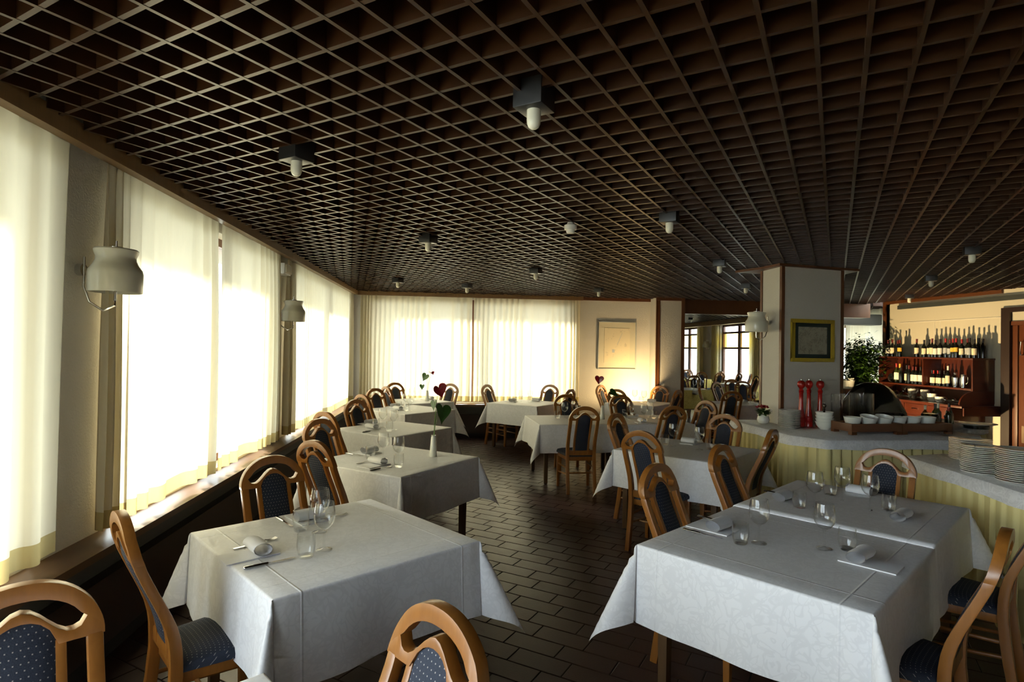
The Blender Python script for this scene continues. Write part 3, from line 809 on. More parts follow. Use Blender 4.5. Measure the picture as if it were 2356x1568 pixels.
setting('T2b', [(2.23, 3.37, 'nearest its seam'), (2.51, 3.51, 'at the far end'), (2.53, 3.285, 'on the right half')], [(2.12, 3.355, 'nearest its seam'), (2.52, 3.645, 'at the far end'), (2.64, 3.27, 'on the right half')],
        [(2.10, 3.57, -51, 'at the left place'), (2.60, 3.06, 128, 'at the right place'), (2.78, 3.70, 218, 'at the end place')], [(2.20, 3.70, -52, 'beside the left napkin')])
setting('L2', [(-.58, 4.975, FAR), (-.43, 4.74, NEAR)], [(-.69, 4.99, FAR), (-.42, 4.645, NEAR)], [(-.76, 5.25, -37, FAR), (-.62, 4.70, 53, NEAR)],
        [(-.85, 5.15, -38, FAR), (-.545, 4.565, 48, NEAR)], [(-.70, 4.83, 53, NEAR)])
setting('L3', [(-.815, 6.90, FAR), (-.67, 6.70, NEAR)], [(-.895, 6.91, FAR), (-.71, 6.62, NEAR)], [(-1.02, 7.18, -40, FAR), (-.95, 6.72, 50, NEAR)], [(-.90, 6.54, 40, NEAR)])
setting('L4', [(-.64, 8.72, NEAR), (-.73, 9.10, FAR)], [(-.83, 9.05, FAR), (-.69, 8.68, NEAR)], [(-.93, 9.22, -45, FAR), (-.85, 8.75, 45, NEAR)])
setting('L5', [(-.80, 10.2, NEAR), (-.66, 10.5, FAR)], [(-.72, 10.28, 'between its wine glasses')], [(-.45, 10.55, 35, 'at the right')])
setting('F', [(1.19, 10.12, 'at the left'), (1.36, 10.2, 'at the right')], [(1.08, 10.15, 'at the left'), (1.37, 10.3, 'at the right')], [(1.02, 10.3, -38, 'at the left'), (1.52, 10.42, 232, 'at the right')])
setting('M1', [(2.46, 7.87, 'right of the vase'), (2.58, 7.63, 'at the front right'), (2.80, 8.02, 'at the back right'), (1.53, 7.86, 'at the left end'), (1.72, 8.1, 'at the back left')],
        [(1.435, 7.88, 'at the left end'), (2.46, 8.12, 'behind the vase'), (2.82, 7.92, 'at the right end')], [(2.55, 8.08, 0, 'at the back'), (2.52, 7.42, 180, 'at the front')])
setting('M2', [(2.21, 5.63, 'at the left'), (2.385, 5.41, 'at the middle')], [(2.15, 5.70, 'at the left'), (2.50, 5.43, 'at the right')], [(2.46, 5.80, 225, 'at the back')])
setting('P', [(3.35, 10.45, 'at the left'), (3.46, 10.25, 'at the right')], [(3.44, 10.35, 'at the middle')], [(3.68, 10.42, 225, 'at the right')])
setting('Q', [(5.62, 10.3, 'near the pillar')], [(5.5, 10.2, 'at the middle')], [(5.42, 10.42, 0, 'at the middle')])
NAME['R1'] = 'first yellow table of the next room'; NAME['R2'] = 'farther yellow table of the next room'
for i, (x, y) in enumerate([(5.62, 14.0), (5.75, 14.15), (6.05, 14.05), (6.25, 14.1)]):
    put(WG, 'wine_glass', x, y, '%s wine glass from the left on the first yellow table of the next room' % ('first', 'second', 'third', 'fourth')[i], 'wine glass', GG, z=ZS + .005)
for i, (x, y) in enumerate([(5.55, 13.9), (5.95, 13.95)]):
    put(TU, 'tumbler', x, y, '%s tumbler on the first yellow table of the next room' % ('left', 'right')[i], 'tumbler', GTU, z=ZS + .005)

# bud vases with anthuriums
def heart(mb, c, nrm, upv, s, cup=.25, tipk=1.25):
    c = Vector(c); n = Vector(nrm).normalized(); u = Vector(upv); u = (u - n * u.dot(n)).normalized(); r = n.cross(u); rows = []
    for i in range(7):
        f = i / 6; row = []
        for k in range(25):
            a = 2 * math.pi * k / 24; x = 16 * math.sin(a) ** 3 / 17; y = (13 * math.cos(a) - 5 * math.cos(2 * a) - 2 * math.cos(3 * a) - math.cos(4 * a)) / 17
            y = y * (tipk if y < 0 else 1.); q = c + (r * x * f + u * (y * f)) * s + n * (s * cup * (f * abs(x)) ** 1.4 - .06 * s * f * f * abs(y))
            row.append(q)
        rows.append(row)
    mb.grid(rows); return mb
def vase(x, y, label, stems, leaves, flowers, h=.185):
    t = thing('bud_vase', label, 'vase', (x, y, ZS))
    MB().lathe([(0, 0), (.033, 0), (.035, .004), (.030, .05), (.020, h - .02), (.0155, h - .008), (.020, h), (.0175, h), (.013, h - .01), (.014, h - .03), (0, h - .04)], 20).build('vase_body', 'porcelain', t)
    fl = thing('anthurium', 'cut anthurium with' + label.split(' with', 1)[1], 'flower', (x, y, ZS + h - .06), 0., 'anthuriums in bud vases')
    b = Vector((0, 0, 0))
    for p in stems: MB().tube([b, (p[0] * .25, p[1] * .25, p[2] * .45), p], [.003, .0026, .002], 6).build('stem', 'stem_green', fl)
    for c, n, u, s in leaves: heart(MB(), c, n, u, s, .22, 1.5).build('leaf', 'leaf', fl, ang=180)
    for c, n, u, s in flowers:
        o = heart(MB(), c, n, u, s, .35, 1.15).build('flower', 'petal_red', fl, ang=180); nn = Vector(n).normalized(); cc = Vector(c)
        MB().tube([cc + nn * .004, cc + nn * .03 + Vector((0, 0, .02)), cc + nn * .05 + Vector((0, 0, .035))], [.004, .0045, .0015], 6).build('spadix', 'petal_dark', o)
vase(-.165, 5.08, 'white bud vase with a dark red anthurium on the second window table', [(.03, 0, .45), (.05, 0, .30), (.02, .01, .28)],
     [((.075, -.02, .275), (.6, -.8, .25), (.25, 0, 1), .085), ((.0, .0, .335), (-.75, -.5, .2), (.0, .2, 1), .05)], [((.045, -.01, .455), (.45, -.8, .1), (-.45, 0, 1), .072)])
vase(-.46, 10.3, 'white bud vase with leaves and a small flower on the far left corner table', [(.06, 0, .36), (-.01, 0, .32), (-.09, 0, .14)],
     [((-.035, 0, .31), (-.3, -.9, .2), (.5, 0, 1), .075), ((-.09, 0, .135), (-.2, -.9, .1), (0, 0, 1), .05)], [((.075, 0, .37), (.2, -.5, .9), (-.4, .6, .3), .055)])
vase(2.045, 7.80, 'white bud vase with a heart-shaped red anthurium on the long middle table', [(-.05, 0, .40), (.12, 0, .24)],
     [((.135, -.02, .24), (.2, -.6, .7), (-.7, 0, .6), .075)], [((-.055, -.01, .425), (-.1, -1, .05), (.12, 0, 1), .068)])

# ------------------------------------------------------------------ ceiling lamps, detector
def make_cl():
    t = thing('ceiling_light', '', 'ceiling light', (0, 0, 0), R(-35), 'unlit ceiling spot boxes')
    MB().box(-.064, .064, -.064, .064, 2.69, 2.80).build('housing', 'black_metal', t, bevel=.004)
    MB().lathe([(0, 2.612), (.011, 2.6135), (.021, 2.62), (.027, 2.633), (.029, 2.648), (.029, 2.692)], 20).build('bulb', 'opal', t)
    return t
CL = [(.305, 2.32, 'largest ceiling light, nearest the camera'), (-.85, 3.15, 'ceiling light closest to the nearest wall lamp'), (-.26, 5.44, 'ceiling light above the second and third window tables'),
      (1.605, 4.225, 'ceiling light above the square table before the buffet'), (1.03, 7.38, 'ceiling light left of the long middle table'), (-.87, 8.9, 'ceiling light above the fourth window table'),
      (.19, 9.43, 'ceiling light just before the far curtain gap'), (2.40, 9.5, 'ceiling light in front of the pale picture'), (2.98, 6.28, 'ceiling light just left of the big pillar'),
      (4.37, 8.33, 'ceiling light half way to the doorway beam, beside the pillar'), (4.92, 5.06, 'ceiling light at the right edge, above the buffet'), (6.16, 6.93, 'middle ceiling light right of the pillar'),
      (7.70, 9.11, 'ceiling light touching the top of the bar wall'), (7.2, 17.05, 'ceiling light of the next room')]
clp = make_cl()
for i, (x, y, lb) in enumerate(CL):
    lb = 'black box ' + lb
    if i == 0: clp.location = (x, y, 0); clp['label'] = lb
    else: copy_tree(clp, (x, y, 0), R(-35), lb)
t = thing('smoke_detector', 'round white smoke detector hanging below the ceiling grid', 'smoke detector', (.93, 4.65, 0))
MB().lathe([(0, 2.70), (.05, 2.70), (.052, 2.735), (.03, 2.745), (.012, 2.80)], 24).build('base', 'white_plastic', t)
MB().lathe([(0, 2.672), (.028, 2.672), (.034, 2.68), (.036, 2.70)], 24).build('sensor', 'white_plastic', t)

# ------------------------------------------------------------------ wall lamps
def wall_lamp(label, wall, out, zc, s=1.):
    """wall: point on the wall, out: unit vector away from it; zc: mid height of the shade"""
    t = thing('wall_lamp', label, 'wall lamp', (0, 0, 0), 0., 'cream wall lamps'); s = .84; w = Vector((*wall, zc)); o = Vector((*out, 0)); c = w + o * .19
    prof = [(.148, -.14), (.150, -.135), (.152, -.02), (.146, .005), (.125, .035), (.112, .065), (.110, .085), (.122, .115), (.124, .128), (.118, .136), (.06, .142), (0, .143)]
    inner = [(.0, .130), (.11, .128), (.106, .085), (.108, .065), (.121, .033), (.142, .003), (.148, -.02), (.146, -.138), (.148, -.14)]
    MB().lathe([(r * s, z * s) for r, z in prof], 36, c).lathe([(r * s, z * s) for r, z in inner], 36, c).build('lamp_shade', 'lamp_shade', t)
    MB().lathe([(r * s, z * s) for r, z in [(0, .142), (.04, .142), (.04, .15), (.006, .152), (.005, .19), (0, .19)]], 16, c).build('finial', 'chrome', t)
    side = Vector((-o.y, o.x, 0))
    MB().tube([w, w + o * .03], .032, 14).build('wall_plate', 'chrome', t)
    MB().tube([w + o * .03 + Vector((0, 0, .07)), w + o * .03 + Vector((0, 0, -.09)), w + o * .06 + Vector((0, 0, -.17)), w + o * .13 + Vector((0, 0, -.215)), c + Vector((0, 0, -.185)), c + Vector((0, 0, -.16)), c + Vector((0, 0, .0))], .0065, 8).build('arm', 'chrome', t)
    MB().lathe([(0, -.06), (.02, -.055), (.028, -.03), (.02, .0), (.013, .02), (.013, .06)], 14, c).build('bulb', 'opal', t)
    return t
wall_lamp('large cream wall lamp with curved shade nearest the camera', (XL, 3.285), (1, 0), 2.10)
wall_lamp('smaller cream wall lamp farther down the curtained wall', (XL, 6.72), (1, 0), 2.10)
wall_lamp('cream wall lamp on the left face of the big pillar', (3.745, 6.56), (-.98, -.2), 2.085)
wall_lamp('tiny cream wall lamp between the windows of the next room', (9.6, 20.85), (-1, 0), 2.0)
t = thing('emergency_lamp', 'white rectangular emergency lamp high on the curtained wall', 'emergency light', (XL, 6.68, 2.56))
MB().box(0, .13, -.12, .12, -.06, .06).build('housing', 'white_plastic', t, bevel=.01)
MB().box(.128, .145, -.11, .11, -.045, .045).build('diffuser', 'opal', t, bevel=.008)

# ------------------------------------------------------------------ pictures
def picture(label, origin, xdir, w, h, zc, fw_, fm, matm, ins, paper, depth=.03):
    t = thing('framed_picture', label, 'picture', (origin[0], origin[1], zc), math.atan2(xdir[1], xdir[0]))
    mb = MB()
    for a in ((-w / 2, w / 2, -h / 2, -h / 2 + fw_), (-w / 2, w / 2, h / 2 - fw_, h / 2), (-w / 2, -w / 2 + fw_, -h / 2 + fw_, h / 2 - fw_), (w / 2 - fw_, w / 2, -h / 2 + fw_, h / 2 - fw_)):
        mb.box(a[0], a[1], -depth, 0, a[2], a[3])
    mb.build('frame', fm, t, bevel=.003)
    MB().box(-w / 2 + fw_ * .8, w / 2 - fw_ * .8, -.012, -.004, -h / 2 + fw_ * .8, h / 2 - fw_ * .8).build('mount', matm, t, smooth=False)
    p = MB().box(-w / 2 + ins[0], w / 2 - ins[0], -.016, -.011, -h / 2 + ins[1], h / 2 - ins[1]).build('print', paper, t, smooth=False)
    return t, p
t, p = picture('pale drawing in a thin silver frame on the end wall', (3.225, YF), (1, 0), .78, .95, 1.815, .018, 'frame_silver', 'picture_mat', (.13, .13), 'picture_paper')
mb = MB()
for k in range(9): mb.box(.0 + k * .012, .0 + k * .012 + .016 - k * .001, -.0175, -.016, .02 + k * .027, .02 + k * .027 + .018)
mb.build('drawn_neck', 'label_grey', p, smooth=False)
MB().prism([(-.10, -.0175), (-.05, -.0175), (-.05, -.016), (-.10, -.016)], -.14, -.08).build('drawn_body', 'label_grey', p, smooth=False)
dx = Vector((.9, .21)).normalized(); q = Vector((3.76, 6.33)) + dx * .45
t, p = picture('antique map print in a yellow frame on the big pillar', (q.x, q.y), (dx.x, dx.y), .64, .50, 1.873, .045, 'frame_yellow', 'mat_green', (.105, .09), 'picture_map')

# ------------------------------------------------------------------ buffets
def offset_poly(poly, d):
    n = len(poly); out = []
    for i in range(n):
        p0, p1, p2 = Vector(poly[i - 1]), Vector(poly[i]), Vector(poly[(i + 1) % n])
        a = (p1 - p0).normalized(); b = (p2 - p1).normalized(); na = Vector((a.y, -a.x)); nb = Vector((b.y, -b.x)); m = (na + nb).normalized()
        out.append(p1 + m * (d / max(.4, m.dot(na))))
    return out
def densify(path, step, closed=False):
    pts = []; n = len(path)
    for i in range(n if closed else n - 1):
        a, b = Vector(path[i]), Vector(path[(i + 1) % n]); k = max(1, int((b - a).length / step))
        pts += [a + (b - a) * j / k for j in range(k)]
    if not closed: pts.append(Vector(path[-1]))
    return pts
def buffet(poly, skirt_path, zt, l1, l2, l3, seed):
    """poly: counter-clockwise top outline; skirt_path: the visible run of the outline"""
    t = thing('buffet_table', l1, 'buffet table', (0, 0, 0))
    MB().prism(poly, zt - .04, zt - .002).build('table_top', 'table_wood', t, smooth=False)
    for p in offset_poly(poly, -.12): MB().box(p.x - .03, p.x + .03, p.y - .03, p.y + .03, 0, zt - .04).build('leg', 'table_wood', t, smooth=False)
    g = random.Random(seed); rows = []; pts = densify(skirt_path, .012); zs = [.012, .15, .35, .55, .7, zt - .05]
    ctr = sum((Vector(p) for p in poly), Vector((0, 0))) / len(poly); ph = 0; prof = []
    for i, p in enumerate(pts):
        d = (pts[min(i + 1, len(pts) - 1)] - pts[max(0, i - 1)]).normalized(); nn = Vector((d.y, -d.x))
        if nn.dot(p - ctr) < 0: nn = -nn
        s = i * .012; c = (s % .105) / .105
        prof.append((nn, .036 * (c ** .7 if c < .8 else (1 - c) / .2 * .86) + .008 * math.sin(s * 9)))
    for z in zs:
        k = .55 + .75 * (1 - z / zt); rows.append([(p.x + n_.x * (.012 + o_ * k), p.y + n_.y * (.012 + o_ * k), z) for p, (n_, o_) in zip(pts, prof)])
    tag(MB().grid(rows).build('table_skirt', 'skirt_cloth', ang=50), l2, 'table skirt', 'pleated buffet skirts')
    # white cover with a short drop
    ring = densify(offset_poly(poly, .012), .05, True); ring2 = []
    rows = []; drops = [(0., .0), (.006, .004), (.020, .045), (.026, .09)]
    n = len(ring)
    for o_, dz in drops:
        r = []
        for i, p in enumerate(ring):
            d = (ring[(i + 1) % n] - ring[i - 1]).normalized(); nn = Vector((d.y, -d.x)); w = .006 * math.sin(i * .9) + .004 * math.sin(i * 2.3 + 1)
            q = p + nn * (o_ + .012 + (w if dz > .01 else 0)); r.append((q.x, q.y, zt + .003 - dz - (.006 * math.sin(i * .35) if dz > .08 else 0)))
        rows.append(r)
    mb = MB().grid(rows, True); o0 = len(mb.v); mb.f.append(tuple(range(n)))
    tag(mb.build('tablecloth', 'damask_top', ang=60), l3, 'tablecloth', 'white buffet covers')
B1 = [(3.39, 6.72), (3.39, 5.5), (3.56, 5.2), (5.0, 5.22), (5.42, 5.5), (5.42, 5.85), (6.35, 6.35), (6.35, 7.2), (4.81, 7.2), (4.81, 6.45), (3.70, 6.22), (3.70, 6.72)]
buffet(B1, [(3.70, 6.72), (3.39, 6.72), (3.39, 5.5), (3.56, 5.2), (5.0, 5.22), (5.42, 5.5), (5.42, 5.85), (6.35, 6.35)], .897, 'long buffet table wrapped around the big pillar', 'pleated yellow skirt of the long buffet at the pillar', 'white cover of the long buffet at the pillar', 1)
B2 = [(3.70, 4.36), (3.47, 3.2), (3.40, 2.3), (4.5, 2.2), (4.75, 4.1), (4.1, 4.45)]
buffet(B2, [(4.1, 4.45), (3.70, 4.36), (3.47, 3.2), (3.40, 2.3), (4.5, 2.2)], .897, 'buffet table cut off by the right edge, carrying plate stacks', 'bright pleated yellow skirt at the right edge of the photo', 'white cover under the three plate stacks at the right', 2)
ZB = .9005
# plates
pm = MB().lathe([(0, 0), (.07, 0), (.075, .003), (.118, .011), (.124, .0145), (.1235, .0165), (.115, .014), (.072, .006), (0, .005)], 32).mesh('plate'); pm.materials.append(MATS['porcelain'])
def stack(x, y, n, pitch, label, s=1.):
    for k in range(n):
        o = put(pm, 'plate', x + rnd.uniform(-.002, .002), y + rnd.uniform(-.002, .002), label, 'plate', label.replace('white plate', 'plates'), rnd.uniform(0, 6), ZB + k * pitch); o.scale = (s, s, 1)
stack(3.70, 6.06, 15, .0128, 'white plate in the tall stack beside the potted red flowers', .92)
stack(4.08, 4.20, 13, .0128, 'white plate in the leftmost of the three stacks on the right buffet', 1.12)
stack(3.70, 3.72, 15, .0128, 'white plate in the middle one of the three stacks on the right buffet', .98)
stack(3.69, 3.44, 17, .0128, 'white plate in the stack touching the right edge of the photo', .98)
# potted kalanchoe
t = thing('potted_flower', 'small red flowering plant in a cream pot at the left end of the buffet', 'potted plant', (3.60, 6.42, ZB))
MB().lathe([(0, 0), (.045, 0), (.06, .01), (.07, .04), (.062, .075), (.056, .085), (.066, .10), (.068, .104), (.058, .104), (.05, .085), (0, .08)], 24).build('pot', 'porcelain', t)
mb = MB(); g = random.Random(5)
def leafq(mb, p, d, n, L, w):
    d = Vector(d).normalized(); s = d.cross(Vector(n)).normalized() * w; u = s.cross(d).normalized()
    p = Vector(p); mid = p + d * L * .5 + u * L * .08; tip = p + d * L
    mb.add([p, mid + s * .5 - u * .004, tip - u * L * .1, mid - s * .5 - u * .004, mid], [(0, 1, 4), (1, 2, 4), (2, 3, 4), (3, 0, 4)])
for k in range(70):
    a = g.uniform(0, 6.28); e = g.uniform(-.2, .8); leafq(mb, (.03 * math.cos(a), .03 * math.sin(a), .10 + g.uniform(0, .05)), (math.cos(a), math.sin(a), e), (0, 0, 1), g.uniform(.05, .085), g.uniform(.03, .045))
mb.build('leaves', 'leaf', t, smooth=False)['kind'] = 'stuff'
mb = MB()
for k in range(60):
    a = g.uniform(0, 6.28); r_ = .075 * math.sqrt(g.random()); z = .20 + .02 * g.random() - r_ * .35
    mb.lathe([(0, -.006), (.009, 0), (.011, .004), (0, .008)], 6, (r_ * math.cos(a) - .01, r_ * math.sin(a), z))
mb.build('blossoms', 'petal_red', t, smooth=False)['kind'] = 'stuff'
mb = MB()
for k in range(14):
    a = g.uniform(-.7, .9); r_ = .075; mb.lathe([(0, -.006), (.010, 0), (.012, .004), (0, .008)], 6, (r_ * math.cos(a), r_ * math.sin(a) - .03, g.uniform(.10, .19)))
mb.build('pale_blossoms', 'petal_white', t, smooth=False)['kind'] = 'stuff'
# pepper mills
def mill(x, y, h, mat, label):
    t = thing('pepper_mill', label, 'pepper mill', (x, y, ZB), 0., 'pepper mills on the buffet'); s = h / .52
    f = lambda pr, k=1.: [(r * s * k, z * s) for r, z in pr]
    MB().lathe(f([(0, 0), (.042, 0), (.042, .05), (.038, .056), (.042, .062), (.042, .10), (.036, .107), (.039, .115), (.037, .13), (.026, .20), (.022, .30), (.021, .375), (.026, .385), (.022, .392), (0, .392)]), 24).build('mill_body', mat, t)
    MB().lathe(f([(0, .392), (.022, .392), (.028, .40), (.022, .41), (.018, .425), (.022, .432), (.034, .445), (.042, .468), (.041, .49), (.032, .508), (.014, .518), (0, .519)]), 24).build('mill_head', mat, t)
    MB().lathe(f([(0, .518), (.006, .518), (.004, .53), (.006, .538), (0, .541)]), 10).build('finial', 'chrome', t)
mill(3.875, 6.12, .52, 'red_lacquer', 'leftmost of the three tall red pepper mills')
mill(3.985, 6.15, .52, 'red_lacquer', 'middle one of the three tall red pepper mills')
mill(4.10, 6.12, .52, 'red_lacquer', 'rightmost tall red pepper mill, behind the small dark mill')
mill(4.035, 5.95, .28, 'dark_lacquer', 'small dark pepper mill before the rightmost red one')
# glass jars
for i, (x, y, r_, h) in enumerate([(4.42, 6.22, .10, .36), (4.72, 6.28, .125, .37)]):
    tag(MB().lathe([(0, 0), (r_, 0), (r_, h), (r_ - .004, h), (r_ - .004, .006), (0, .006)], 32).build('glass_jar', 'glass', None, (x, y, ZB)), ('left' if i == 0 else 'right') + ' of the two tall clear glass cylinders on the buffet', 'glass jar', 'tall glass cylinders')
# trays with bowls
tx = Vector((1, .066, 0)).normalized(); ang = math.atan2(tx.y, tx.x)
def tray(x, y, L, D, label):
    t = thing('serving_tray', label, 'tray', (x, y, ZB), ang, 'wooden serving trays'); z0 = .03
    for nm, b in (('front_board', (0, L, 0, .018)), ('back_board', (0, L, D - .018, D)), ('end_board', (0, .018, .018, D - .018)), ('end_board', (L - .018, L, .018, D - .018))):
        MB().box(b[0], b[1], b[2], b[3], z0, .112).build(nm, 'tray_wood', t, bevel=.003)
    MB().box(.018, L - .018, .018, D - .018, z0 + .01, z0 + .018).build('bottom', 'tray_wood', t, smooth=False)
    for a in (.0, L - .06):
        for b in (.0, D - .05): MB().prism([(a, b), (a + .06, b), (a + .05, b + .05), (a, b + .05)], 0, z0).build('foot', 'tray_wood', t, smooth=False)
tray(4.03, 5.50, .585, .30, 'left one of the two brown wooden trays on the buffet')
tray(4.62, 5.54, .60, .30, 'right one of the two brown wooden trays on the buffet')
bm_ = MB().lathe([(0, 0), (.035, 0), (.04, .006), (.062, .03), (.074, .062), (.0755, .066), (.072, .066), (.058, .031), (.036, .011), (0, .010)], 28).mesh('bowl'); bm_.materials.append(MATS['porcelain'])
ords = ['first', 'second', 'third', 'fourth', 'fifth', 'sixth', 'seventh', 'eighth', 'ninth', 'tenth', 'eleventh', 'twelfth', 'thirteenth', 'fourteenth', 'fifteenth', 'sixteenth', 'seventeenth', 'eighteenth', 'nineteenth', 'twentieth', 'twenty-first']
for i in range(6):
    o = put(bm_, 'bowl', 4.17 + i * .178, 5.68 + i * .011, '%s white bowl from the left, standing in the wooden trays' % ords[i], 'bowl', 'white bowls on the buffet', 0, ZB + .049); o.rotation_euler = (.0, 0., 0); o.scale = (1.15, 1.15, 1.75)
    if i in (1, 2): o.rotation_euler = (.2, 0, 0); o.location.z += .012
for k in range(4):
    o = put(bm_, 'bowl', 4.02, 5.92, 'large white bowl in the nested pile left of the trays', 'bowl', 'nested bowls', 0, ZB + k * .035); o.scale = (1.25, 1.25, 1.3)
# dark domed cover behind the trays
t = thing('roll_top_cover', 'dark glossy domed cover standing behind the buffet bowls', 'food cover', (5.12, 6.64, ZB), R(4))
rows = []
for k in range(15):
    a = math.pi * .92 * k / 14; rows.append([(x, -.26 * math.cos(a), .03 + .45 * math.sin(a) * (1 - .45 * (x / .27) ** 4)) for x in (-.27, -.245, -.18, -.09, 0, .09, .18, .245, .27)])
MB().grid(rows).build('dome', 'black_gloss', t, ang=60)
for x in (-.27, .265):
    MB().prism([(x, -.26), (x + .006, -.26), (x + .006, .26), (x, .26)], .0, .05).build('side_rim', 'black_gloss', t, smooth=False)
    o0 = MB(); pts_ = [(x, -.26 * math.cos(math.pi * .92 * k / 14), .03 + .45 * .55 * math.sin(math.pi * .92 * k / 14)) for k in range(15)]; o0.add(pts_, [tuple(range(15))]); o0.build('side_panel', 'black_gloss', t, smooth=False)
MB().box(-.28, .28, -.28, .28, 0, .03).build('base', 'black_gloss', t, bevel=.006)
MB().tube([(-.12, -.30, .12), (-.12, -.33, .14), (.12, -.33, .14), (.12, -.30, .12)], .008, 8).build('handle', 'chrome', t)
t = thing('storage_jar', 'squat glass jar with a clamp lid beside the dark domed cover', 'jar', (5.38, 6.05, ZB))
MB().lathe([(0, 0), (.075, 0), (.082, .02), (.082, .12), (.07, .135), (.066, .135), (.076, .118), (.076, .02), (0, .012)], 24).build('jar_body', 'glass_green', t)
MB().lathe([(0, .136), (.088, .136), (.09, .15), (.08, .165), (.03, .172), (0, .172)], 24).build('lid', 'glass_green', t)
# oil and vinegar bottles
def bottle(name, loc, h, r_, bodym, labm, foilm, label, cat, group, face, lab=(.16, .52)):
    t = thing(name, label, cat, loc, face, group); s = h
    MB().lathe([(0, .004 * s), (r_ * .8, 0), (r_, .012 * s), (r_, .56 * s), (r_ * .92, .62 * s), (r_ * .5, .70 * s), (r_ * .38, .74 * s), (r_ * .36, .93 * s), (r_ * .42, .935 * s), (r_ * .42, .965 * s), (0, .97 * s)], 18).build('glass_body', bodym, t)
    if foilm: MB().lathe([(r_ * .40, .78 * s), (r_ * .42, .93 * s), (r_ * .46, .935 * s), (r_ * .46, .985 * s), (0, 1.0 * s)], 14).build('capsule', foilm, t)
    if labm:
        rows = []
        for z in (lab[0] * s, lab[1] * s): rows.append([((r_ + .0008) * math.cos(a), (r_ + .0008) * math.sin(a), z) for a in [-1.15 + 2.3 * k / 12 for k in range(13)]])
        MB().grid(rows).build('label', labm, t)
    return t
for i, (x, y, h, m, f) in enumerate([(5.52, 6.28, .24, 'glass_green', 'label_cream'), (5.63, 6.22, .27, 'bottle_oil', 'label_cream'), (5.72, 6.36, .25, 'bottle_oil', 'foil_black'), (5.80, 6.26, .22, 'bottle_oil', 'foil_red'), (5.90, 6.36, .26, 'bottle_oil', 'foil_black'), (6.0, 6.45, .20, 'glass_green', 'foil_black')]):
    bottle('oil_bottle', (x, y, ZB), h, .034, m, None, f, '%s oil or vinegar bottle from the left on the buffet' % ords[i], 'bottle', 'oil and vinegar bottles', 0)
mill(5.38, 5.85, .17, 'black_gloss', 'squat black mill just left of the oil bottles')
t = tag(MB().lathe([(0, 0), (.10, 0), (.12, .006), (.17, .022), (.172, .028), (.165, .026), (.115, .012), (0, .010)], 32, sx=1.25).build('platter', 'porcelain', None, (5.95, 6.05, ZB + .03)), 'oval white platter at the right end of the buffet', 'platter')
tag(MB().lathe([(0, 0), (.12, 0), (.12, .03), (0, .03)], 24).build('platter_stand', 'black_gloss', None, (5.95, 6.05, ZB)), 'low dark stand under the oval white platter', 'stand')

# ------------------------------------------------------------------ bar cabinet
BX = 8.02
cab = thing('bar_cabinet', 'reddish wooden bar cabinet with bottle shelves against the cream wall', 'cabinet', (0, 0, 0))
Y0, Y1 = 8.22, 10.22; ZS1, ZS2, ZCN = 1.665, 1.215, .955
MB().box(BX, XR - .004, Y0, Y0 + .025, .98, ZS1).build('side_panel', 'bar_wood', cab, bevel=.003)
MB().box(BX, XR - .004, Y1 - .025, Y1, .98, ZS1).build('side_panel', 'bar_wood', cab, bevel=.003)
MB().box(BX - .01, XR - .004, Y0 - .01, Y1 + .01, ZS1, ZS1 + .028).build('top_shelf', 'bar_wood', cab, bevel=.003)
MB().box(BX - .005, XR - .03, Y0 + .025, Y1 - .025, ZS2 - .03, ZS2).build('middle_shelf', 'bar_wood', cab, bevel=.003)
MB().box(XR - .03, XR - .004, Y0 + .025, Y1 - .025, .98, ZS1).build('back_panel', 'bar_wood', cab, smooth=False)
MB().box(BX + .005, XR - .03, 9.18, 9.205, ZS2, ZS1).build('divider', 'bar_wood', cab, bevel=.002)
mb = MB(); mb.box(7.74, XR - .004, 8.12, Y1 + .02, ZCN - .035, ZCN); mb.build('counter_top', 'bar_wood', cab, bevel=.006)
MB().box(7.80, XR - .004, 8.38, Y1, .08, ZCN - .035).build('body', 'bar_wood', cab, smooth=False)
MB().box(7.84, XR - .004, 8.40, Y1 - .02, 0, .08).build('plinth', 'panel_dark', cab, smooth=False)
# curved bracket under the right end
MB().prism([(7.78, 8.12), (XR - .004, 8.12), (XR - .004, 8.14), (7.78, 8.14)], .80, ZCN - .035).build('end_bracket', 'bar_wood', cab, smooth=False)
rows = [[(7.78 + .26 * (1 - math.cos(a)) , y, ZCN + .002 + .22 * math.sin(a)) for y in (8.20, 8.225)] for a in [math.pi / 2 * k / 8 for k in range(9)]]
mb = MB().grid(rows); mb.add([(XR - .03, 8.20, ZCN), (XR - .03, 8.225, ZCN), (XR - .03, 8.20, 1.18), (XR - .03, 8.225, 1.18)], [(0, 1, 3, 2)])
mb.add([(7.78 + .26 * (1 - math.cos(math.pi / 2 * k / 8)), 8.20, ZCN + .002 + .22 * math.sin(math.pi / 2 * k / 8)) for k in range(9)] + [(XR - .03, 8.20, 1.18), (XR - .03, 8.20, ZCN)], [tuple(range(11))])
mb.build('curved_cheek', 'bar_wood', cab, smooth=False)
n = 4; w = (Y1 - 8.38) / n
for i in range(n):
    a, b = 8.38 + w * i + .015, 8.38 + w * (i + 1) - .015
    d = MB().box(7.785, 7.80, a, b, .74, .90).build('drawer', 'bar_wood', cab, bevel=.004)
    MB().tube([(7.785, (a + b) / 2 - .05, .82), (7.765, (a + b) / 2 - .045, .825), (7.765, (a + b) / 2 + .045, .825), (7.785, (a + b) / 2 + .05, .82)], .006, 8).build('handle', 'chrome', d)
    d = MB().box(7.785, 7.80, a, b, .12, .71).build('door', 'bar_wood', cab, bevel=.004)
    MB().box(7.779, 7.786, a + .06, b - .06, .18, .65).build('inset', 'bar_wood', d, bevel=.003)
